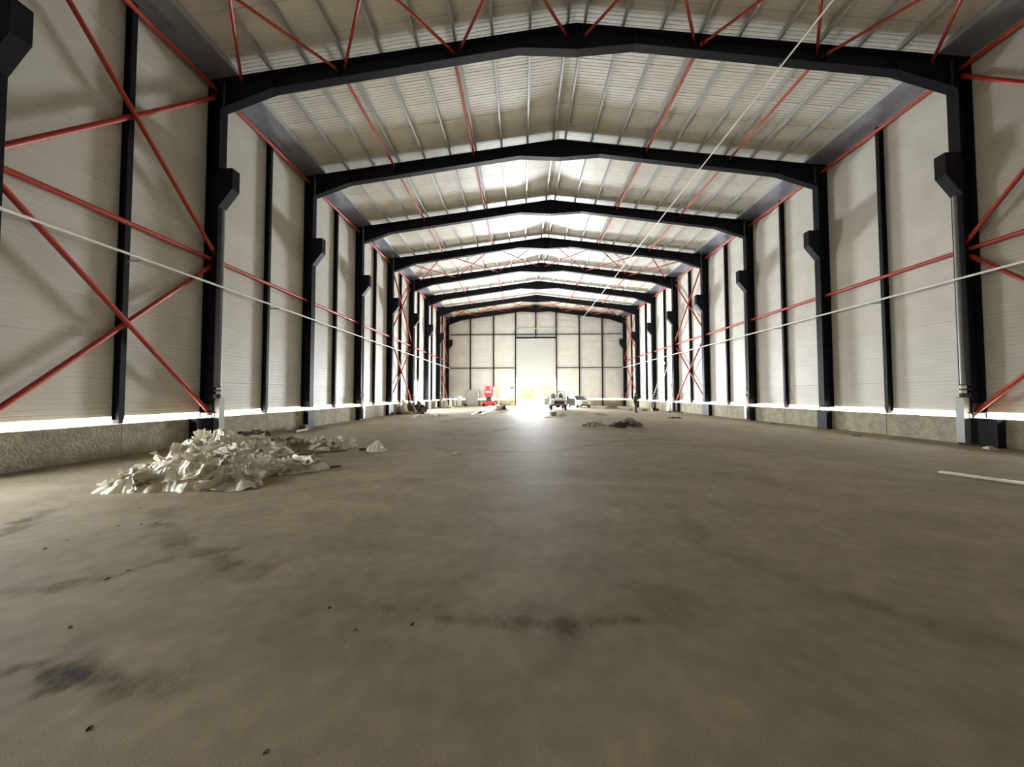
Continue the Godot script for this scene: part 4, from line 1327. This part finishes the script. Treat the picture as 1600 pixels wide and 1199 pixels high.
func truck() -> void:      # faces +z
	var t := thing("pickup_truck", "white pickup truck facing the camera with both front doors wide open", "truck", P(3.72, 0, 36.1), -0.03)
	var m := Mb.new()
	m.loft([ring(0.8, 0.82, 0.5, 1.05, -2.4), ring(0.84, 0.85, 0.42, 1.08, -2.3), ring(0.86, 0.86, 0.42, 1.08, -1.0)])
	put("load_bed", m.mesh(), M.car_white, t)
	m = Mb.new()
	m.loft([ring(0.86, 0.84, 0.42, 1.2, -0.95), ring(0.86, 0.84, 0.42, 1.22, 0.3), ring(0.87, 0.8, 0.42, 1.22, 0.95), ring(0.86, 0.78, 0.45, 1.18, 1.7), ring(0.82, 0.72, 0.5, 1.1, 1.86)])
	put("body", m.mesh(), M.car_white, t)
	# cab: posts and roof as open frame, glass between
	var cab := Mb.new()
	cab.loft([ring(0.66, 0.6, 1.88, 1.96, -0.9), ring(0.68, 0.62, 1.88, 1.98, -0.2), ring(0.64, 0.58, 1.87, 1.95, 0.25)])
	put("roof", cab.mesh(), M.grey_pipe, t)
	for s in [-1, 1]:
		m = Mb.new()
		m.tube(Vector3(s * 0.78, 1.18, 0.92), Vector3(s * 0.63, 1.9, 0.22), 0.035, 8)
		put("front_post", m.mesh(), M.lift_dark, t)
		m = Mb.new()
		m.tube(Vector3(s * 0.8, 1.18, -0.85), Vector3(s * 0.65, 1.9, -0.85), 0.045, 8)
		put("rear_post", m.mesh(), M.car_white, t)
		m = Mb.new()      # seat
		m.bev(Vector3(s * 0.38, 1.3, -0.55), Vector3(0.5, 0.6, 0.14), 0.05)
		var st := put("seat", m.mesh(), M.grey_cloth, t)
		m = Mb.new()
		m.bev(Vector3(s * 0.38, 1.68, -0.55), Vector3(0.28, 0.16, 0.1), 0.04)
		put("headrest", m.mesh(), M.grey_cloth, st)
		# open front door standing out from the side
		var dx: float = s * 0.88
		var dg := Mb.new()
		var out := Vector3(s * 0.83, 0, 0.56).normalized() if s > 0 else Vector3(s * 0.62, 0, 0.8).normalized()
		var hinge := Vector3(dx, 0, 0.72)
		var nrm := out.cross(Vector3.UP)
		dg.prism(PackedVector2Array([Vector2(0.02, 0.55), Vector2(0.9, 0.5), Vector2(0.98, 0.8), Vector2(0.98, 1.2), Vector2(0.0, 1.2)]), hinge - nrm * 0.04, out, Vector3.UP, nrm * 0.08)
		var dr := put("front_door", dg.mesh(), M.car_white if s < 0 else M.door_card, t)
		dg = Mb.new()
		var fr := [Vector2(0.02, 1.2), Vector2(0.42, 1.88), Vector2(0.84, 1.9), Vector2(0.96, 1.2)]
		for k in 3:
			dg.tube(hinge + out * fr[k].x + Vector3.UP * fr[k].y, hinge + out * fr[k + 1].x + Vector3.UP * fr[k + 1].y, 0.026, 8)
		put("window_frame", dg.mesh(), M.grey_pipe, dr)
		dg = Mb.new()
		for k in 5:
			dg.box(hinge + out * (0.14 + 0.18 * k) + Vector3.UP * 0.85 - nrm * s * 0.05, Vector3(0.05, 0.55, 0.05))
		put("door_card", dg.mesh(), M.door_card, dr)
		m = Mb.new()
		m.bev(Vector3(s * 0.98, 1.28, 0.86), Vector3(0.18, 0.22, 0.1), 0.03)
		put("mirror", m.mesh(), M.lift_dark, t)
		m = Mb.new()
		m.bev(Vector3(s * 0.68, 0.86, 1.84), Vector3(0.26, 0.2, 0.08), 0.03)
		put("headlight", m.mesh(), M.lamp_glass, t)
	m = Mb.new()
	m.box(Vector3(0, 1.2, 0.82), Vector3(1.5, 0.1, 0.3))
	put("dashboard", m.mesh(), M.lift_dark, t)
	m = Mb.new()
	m.lathe([Vector2(0.17, -0.015), Vector2(0.2, 0), Vector2(0.17, 0.015), Vector2(0.15, 0), Vector2(0.17, -0.015)], Vector3(0.38, 1.3, 0.5), Vector3(0, 0.6, -0.8), 18)
	put("steering_wheel", m.mesh(), M.black_rubber, t)
	m = Mb.new()
	m.bev(Vector3(0.02, 1.84, 0.3), Vector3(0.2, 0.07, 0.04), 0.02)
	put("inside_mirror", m.mesh(), M.black_rubber, t)
	m = Mb.new()
	m.bev(Vector3(0.05, 0.78, 1.87), Vector3(1.0, 0.36, 0.06), 0.03)
	put("open_grille", m.mesh(), M.truck_dark, t)
	m = Mb.new()
	m.bev(Vector3(0.0, 0.5, 1.84), Vector3(1.5, 0.16, 0.14), 0.04)
	put("lower_panel", m.mesh(), M.truck_dark, t)
	put("number_plate", boxmesh(Vector3(0.5, 0.11, 0.02), Vector3(0.08, 0.58, 1.925)), M.card, t)
	m = Mb.new()
	m.tube(Vector3(-0.7, 0.33, 1.15), Vector3(0.7, 0.33, 1.15), 0.05, 8)
	m.bev(Vector3(-0.08, 0.36, 1.35), Vector3(0.36, 0.2, 0.4), 0.03)
	put("axle", m.mesh(), M.black_rubber, t)
	wheels(t, 0.72, [1.15, -1.75], 0.33)

func car() -> void:       # faces +z, turned a little to the right
	var t := thing("white_car", "white passenger car parked facing the camera right of the truck", "car", P(7.0, 0, 42.4), 0.22)
	var m := Mb.new()
	m.loft([ring(0.74, 0.7, 0.4, 0.95, -2.1), ring(0.84, 0.8, 0.26, 1.0, -1.8), ring(0.87, 0.82, 0.22, 0.98, -0.4), ring(0.87, 0.82, 0.22, 0.96, 0.6), ring(0.86, 0.78, 0.24, 0.92, 1.2), ring(0.83, 0.7, 0.26, 0.82, 1.75), ring(0.68, 0.56, 0.32, 0.7, 1.98)])
	put("body", m.mesh(), M.car_white, t)
	m = Mb.new()
	m.loft([ring(0.76, 0.66, 0.95, 1.02, -1.75), ring(0.76, 0.62, 0.94, 1.36, -1.0), ring(0.76, 0.6, 0.93, 1.44, -0.3), ring(0.76, 0.6, 0.92, 1.42, 0.1), ring(0.76, 0.7, 0.9, 0.98, 0.98)])
	put("windows", m.mesh(), M.glass_dark, t)
	m = Mb.new()
	m.loft([ring(0.6, 0.54, 1.34, 1.4, -1.15), ring(0.62, 0.55, 1.38, 1.46, -0.4), ring(0.6, 0.54, 1.37, 1.45, 0.1)])
	put("roof", m.mesh(), M.car_white, t)
	for s in [-1, 1]:
		m = Mb.new()
		m.tube(Vector3(s * 0.76, 0.96, 0.95), Vector3(s * 0.6, 1.42, 0.1), 0.03, 8)
		m.tube(Vector3(s * 0.76, 0.97, -1.7), Vector3(s * 0.6, 1.38, -1.05), 0.04, 8)
		m.tube(Vector3(s * 0.79, 0.95, -0.35), Vector3(s * 0.62, 1.42, -0.35), 0.03, 8)
		put("roof_post", m.mesh(), M.car_white, t)
		m = Mb.new()
		m.bev(Vector3(s * 0.56, 0.68, 1.86), Vector3(0.34, 0.12, 0.16), 0.03)
		put("headlight", m.mesh(), M.lamp_glass, t)
		m = Mb.new()
		m.bev(Vector3(s * 0.92, 1.0, 0.7), Vector3(0.18, 0.13, 0.1), 0.03)
		put("mirror", m.mesh(), M.car_white, t)
		m = Mb.new()
		m.bev(Vector3(s * 0.6, 0.4, 1.88), Vector3(0.2, 0.1, 0.14), 0.03)
		put("fog_lamp", m.mesh(), M.black_rubber, t)
	m = Mb.new()
	m.bev(Vector3(0, 0.66, 1.97), Vector3(0.66, 0.1, 0.08), 0.03)
	put("grille", m.mesh(), M.black_rubber, t)
	m = Mb.new()
	m.bev(Vector3(0, 0.4, 1.96), Vector3(0.9, 0.14, 0.1), 0.03)
	put("lower_grille", m.mesh(), M.truck_dark, t)
	put("number_plate", boxmesh(Vector3(0.48, 0.1, 0.02), Vector3(0, 0.52, 2.0)), M.white_paint, t)
	wheels(t, 0.76, [1.25, -1.3], 0.31)

func build_people() -> void:
	person("person in dark olive clothing standing with bent arms before the right wall", {
		"head": Vector3(0, 1.57, 0.05), "face": Vector3(0, -0.25, 0.97), "up": Vector3(0, 0.97, 0.25), "neck": Vector3(0, 1.45, 0.0), "chest": Vector3(0, 1.24, 0.0), "hip": Vector3(0, 0.92, 0.0),
		"l_shoulder": Vector3(0.18, 1.38, 0), "l_elbow": Vector3(0.26, 1.12, 0.1), "l_wrist": Vector3(0.16, 1.22, 0.32), "l_thigh": Vector3(0.09, 0.84, 0), "l_knee": Vector3(0.1, 0.47, 0.03), "l_ankle": Vector3(0.1, 0.085, -0.02), "l_toe": Vector3(0.12, 0.045, 0.15),
		"r_shoulder": Vector3(-0.18, 1.38, 0), "r_elbow": Vector3(-0.26, 1.12, 0.1), "r_wrist": Vector3(-0.12, 1.25, 0.34), "r_thigh": Vector3(-0.09, 0.84, 0), "r_knee": Vector3(-0.09, 0.47, 0.04), "r_ankle": Vector3(-0.09, 0.085, 0.03), "r_toe": Vector3(-0.11, 0.045, 0.2),
		"l_palm": Vector3(-0.6, 0.6, 0), "r_palm": Vector3(0.6, 0.6, 0), "l_thumb": Vector3(0, 1, 0.3), "r_thumb": Vector3(0, 1, 0.3)}, P(10.03, 0, 30.5), 1.2, M.olive_cloth, M.olive_cloth)
	person("person in a black jacket and grey trousers crouching on the floor at left", {
		"head": Vector3(0, 0.83, 0.33), "face": Vector3(0, -0.5, 0.86), "up": Vector3(0, 0.86, 0.5), "neck": Vector3(0, 0.75, 0.23), "chest": Vector3(0, 0.6, 0.1), "hip": Vector3(0, 0.3, -0.14),
		"l_shoulder": Vector3(0.18, 0.7, 0.18), "l_elbow": Vector3(0.26, 0.46, 0.34), "l_wrist": Vector3(0.12, 0.33, 0.52), "l_thigh": Vector3(0.1, 0.27, -0.08), "l_knee": Vector3(0.17, 0.5, 0.26), "l_ankle": Vector3(0.13, 0.09, 0.05), "l_toe": Vector3(0.15, 0.045, 0.23),
		"r_shoulder": Vector3(-0.18, 0.7, 0.18), "r_elbow": Vector3(-0.26, 0.46, 0.36), "r_wrist": Vector3(-0.1, 0.3, 0.54), "r_thigh": Vector3(-0.1, 0.27, -0.08), "r_knee": Vector3(-0.17, 0.5, 0.28), "r_ankle": Vector3(-0.12, 0.09, 0.08), "r_toe": Vector3(-0.14, 0.045, 0.26),
		"l_palm": Vector3(-0.5, -0.7, 0), "r_palm": Vector3(0.5, -0.7, 0), "l_thumb": Vector3(-0.6, 0.4, 0.4), "r_thumb": Vector3(0.6, 0.4, 0.4)}, P(-8.2, 0, 28.1), -1.1, M.dark_cloth, M.grey_cloth)

func build_outdoors() -> void:
	var spots := [[1.2, 62.0, 3.4, 1.7, "bright yellow green bush outside the far door, at the middle of the opening"], [3.4, 66.0, 5.0, 2.3, "tall yellow green tree outside the far door, right of the middle"],
		[6.0, 63.0, 4.4, 2.0, "yellow green tree at the right edge of the far door opening"], [-1.6, 60.0, 1.7, 0.9, "small yellow green bush at the left edge of the far door opening"], [0.2, 80.0, 3.6, 2.2, "pale green tree far behind the door opening, left of the middle"], [7.8, 82.0, 6.0, 3.0, "tall pale green tree far behind the right edge of the far door"]]
	var lf := Mb.new()
	lf.quad(Vector3(0, -0.11, 0), Vector3(0.055, 0, 0.012), Vector3(0, 0.11, 0), Vector3(-0.055, 0, 0.012))
	var lm := lf.mesh()
	rng.seed = 5
	for k in spots.size():
		var q: Array = spots[k]
		var t := thing("tree", q[4], "tree", P(q[0], -0.22, q[1]), 0.0, "trees outside the far door")
		var m := Mb.new()
		m.tube(Vector3.ZERO, Vector3(0.05, q[2] * 0.6, 0.05), 0.09, 8, 0.04)
		for i in 7:
			var a := i * 2.4
			m.tube(Vector3(0.02, q[2] * (0.12 + 0.07 * i), 0.02), Vector3(cos(a) * q[3] * 0.6, q[2] * (0.35 + 0.08 * i), sin(a) * q[3] * 0.6), 0.035, 6, 0.012)
		put("trunk", m.mesh(), M.bark, t)
		var mm := MultiMesh.new()
		mm.transform_format = MultiMesh.TRANSFORM_3D
		mm.mesh = lm
		mm.instance_count = 2600
		for i in mm.instance_count:
			var v := Vector3(rng.randfn(), rng.randfn(), rng.randfn()).normalized() * pow(rng.randf(), 0.45)
			v += 0.16 * Vector3(sin(v.y * 9.0 + k), sin(v.x * 8.0), sin(v.z * 7.0 + 2.0))
			var pos := Vector3(v.x * q[3], maxf(0.12, q[2] * 0.56 + v.y * q[2] * 0.44), v.z * q[3])
			mm.set_instance_transform(i, Transform3D(Basis.from_euler(Vector3(rng.randf() * TAU, rng.randf() * TAU, rng.randf() * TAU)).scaled(Vector3.ONE * rng.randf_range(1.0, 1.8)), pos))
		var mi := MultiMeshInstance3D.new()
		mi.name = "foliage"
		mi.multimesh = mm
		mi.material_override = M.leaf
		mi.set_meta("kind", "stuff")
		t.add_child(mi)


func _ready() -> void:
	rng.seed = 11
	lens_and_light()
	materials()
	build_setting()
	build_columns()
	build_rafters()
	build_purlins()
	build_tubes()
	build_film()
	build_bits()
	build_far_goods()
	truck()
	car()
	build_people()
	build_outdoors()
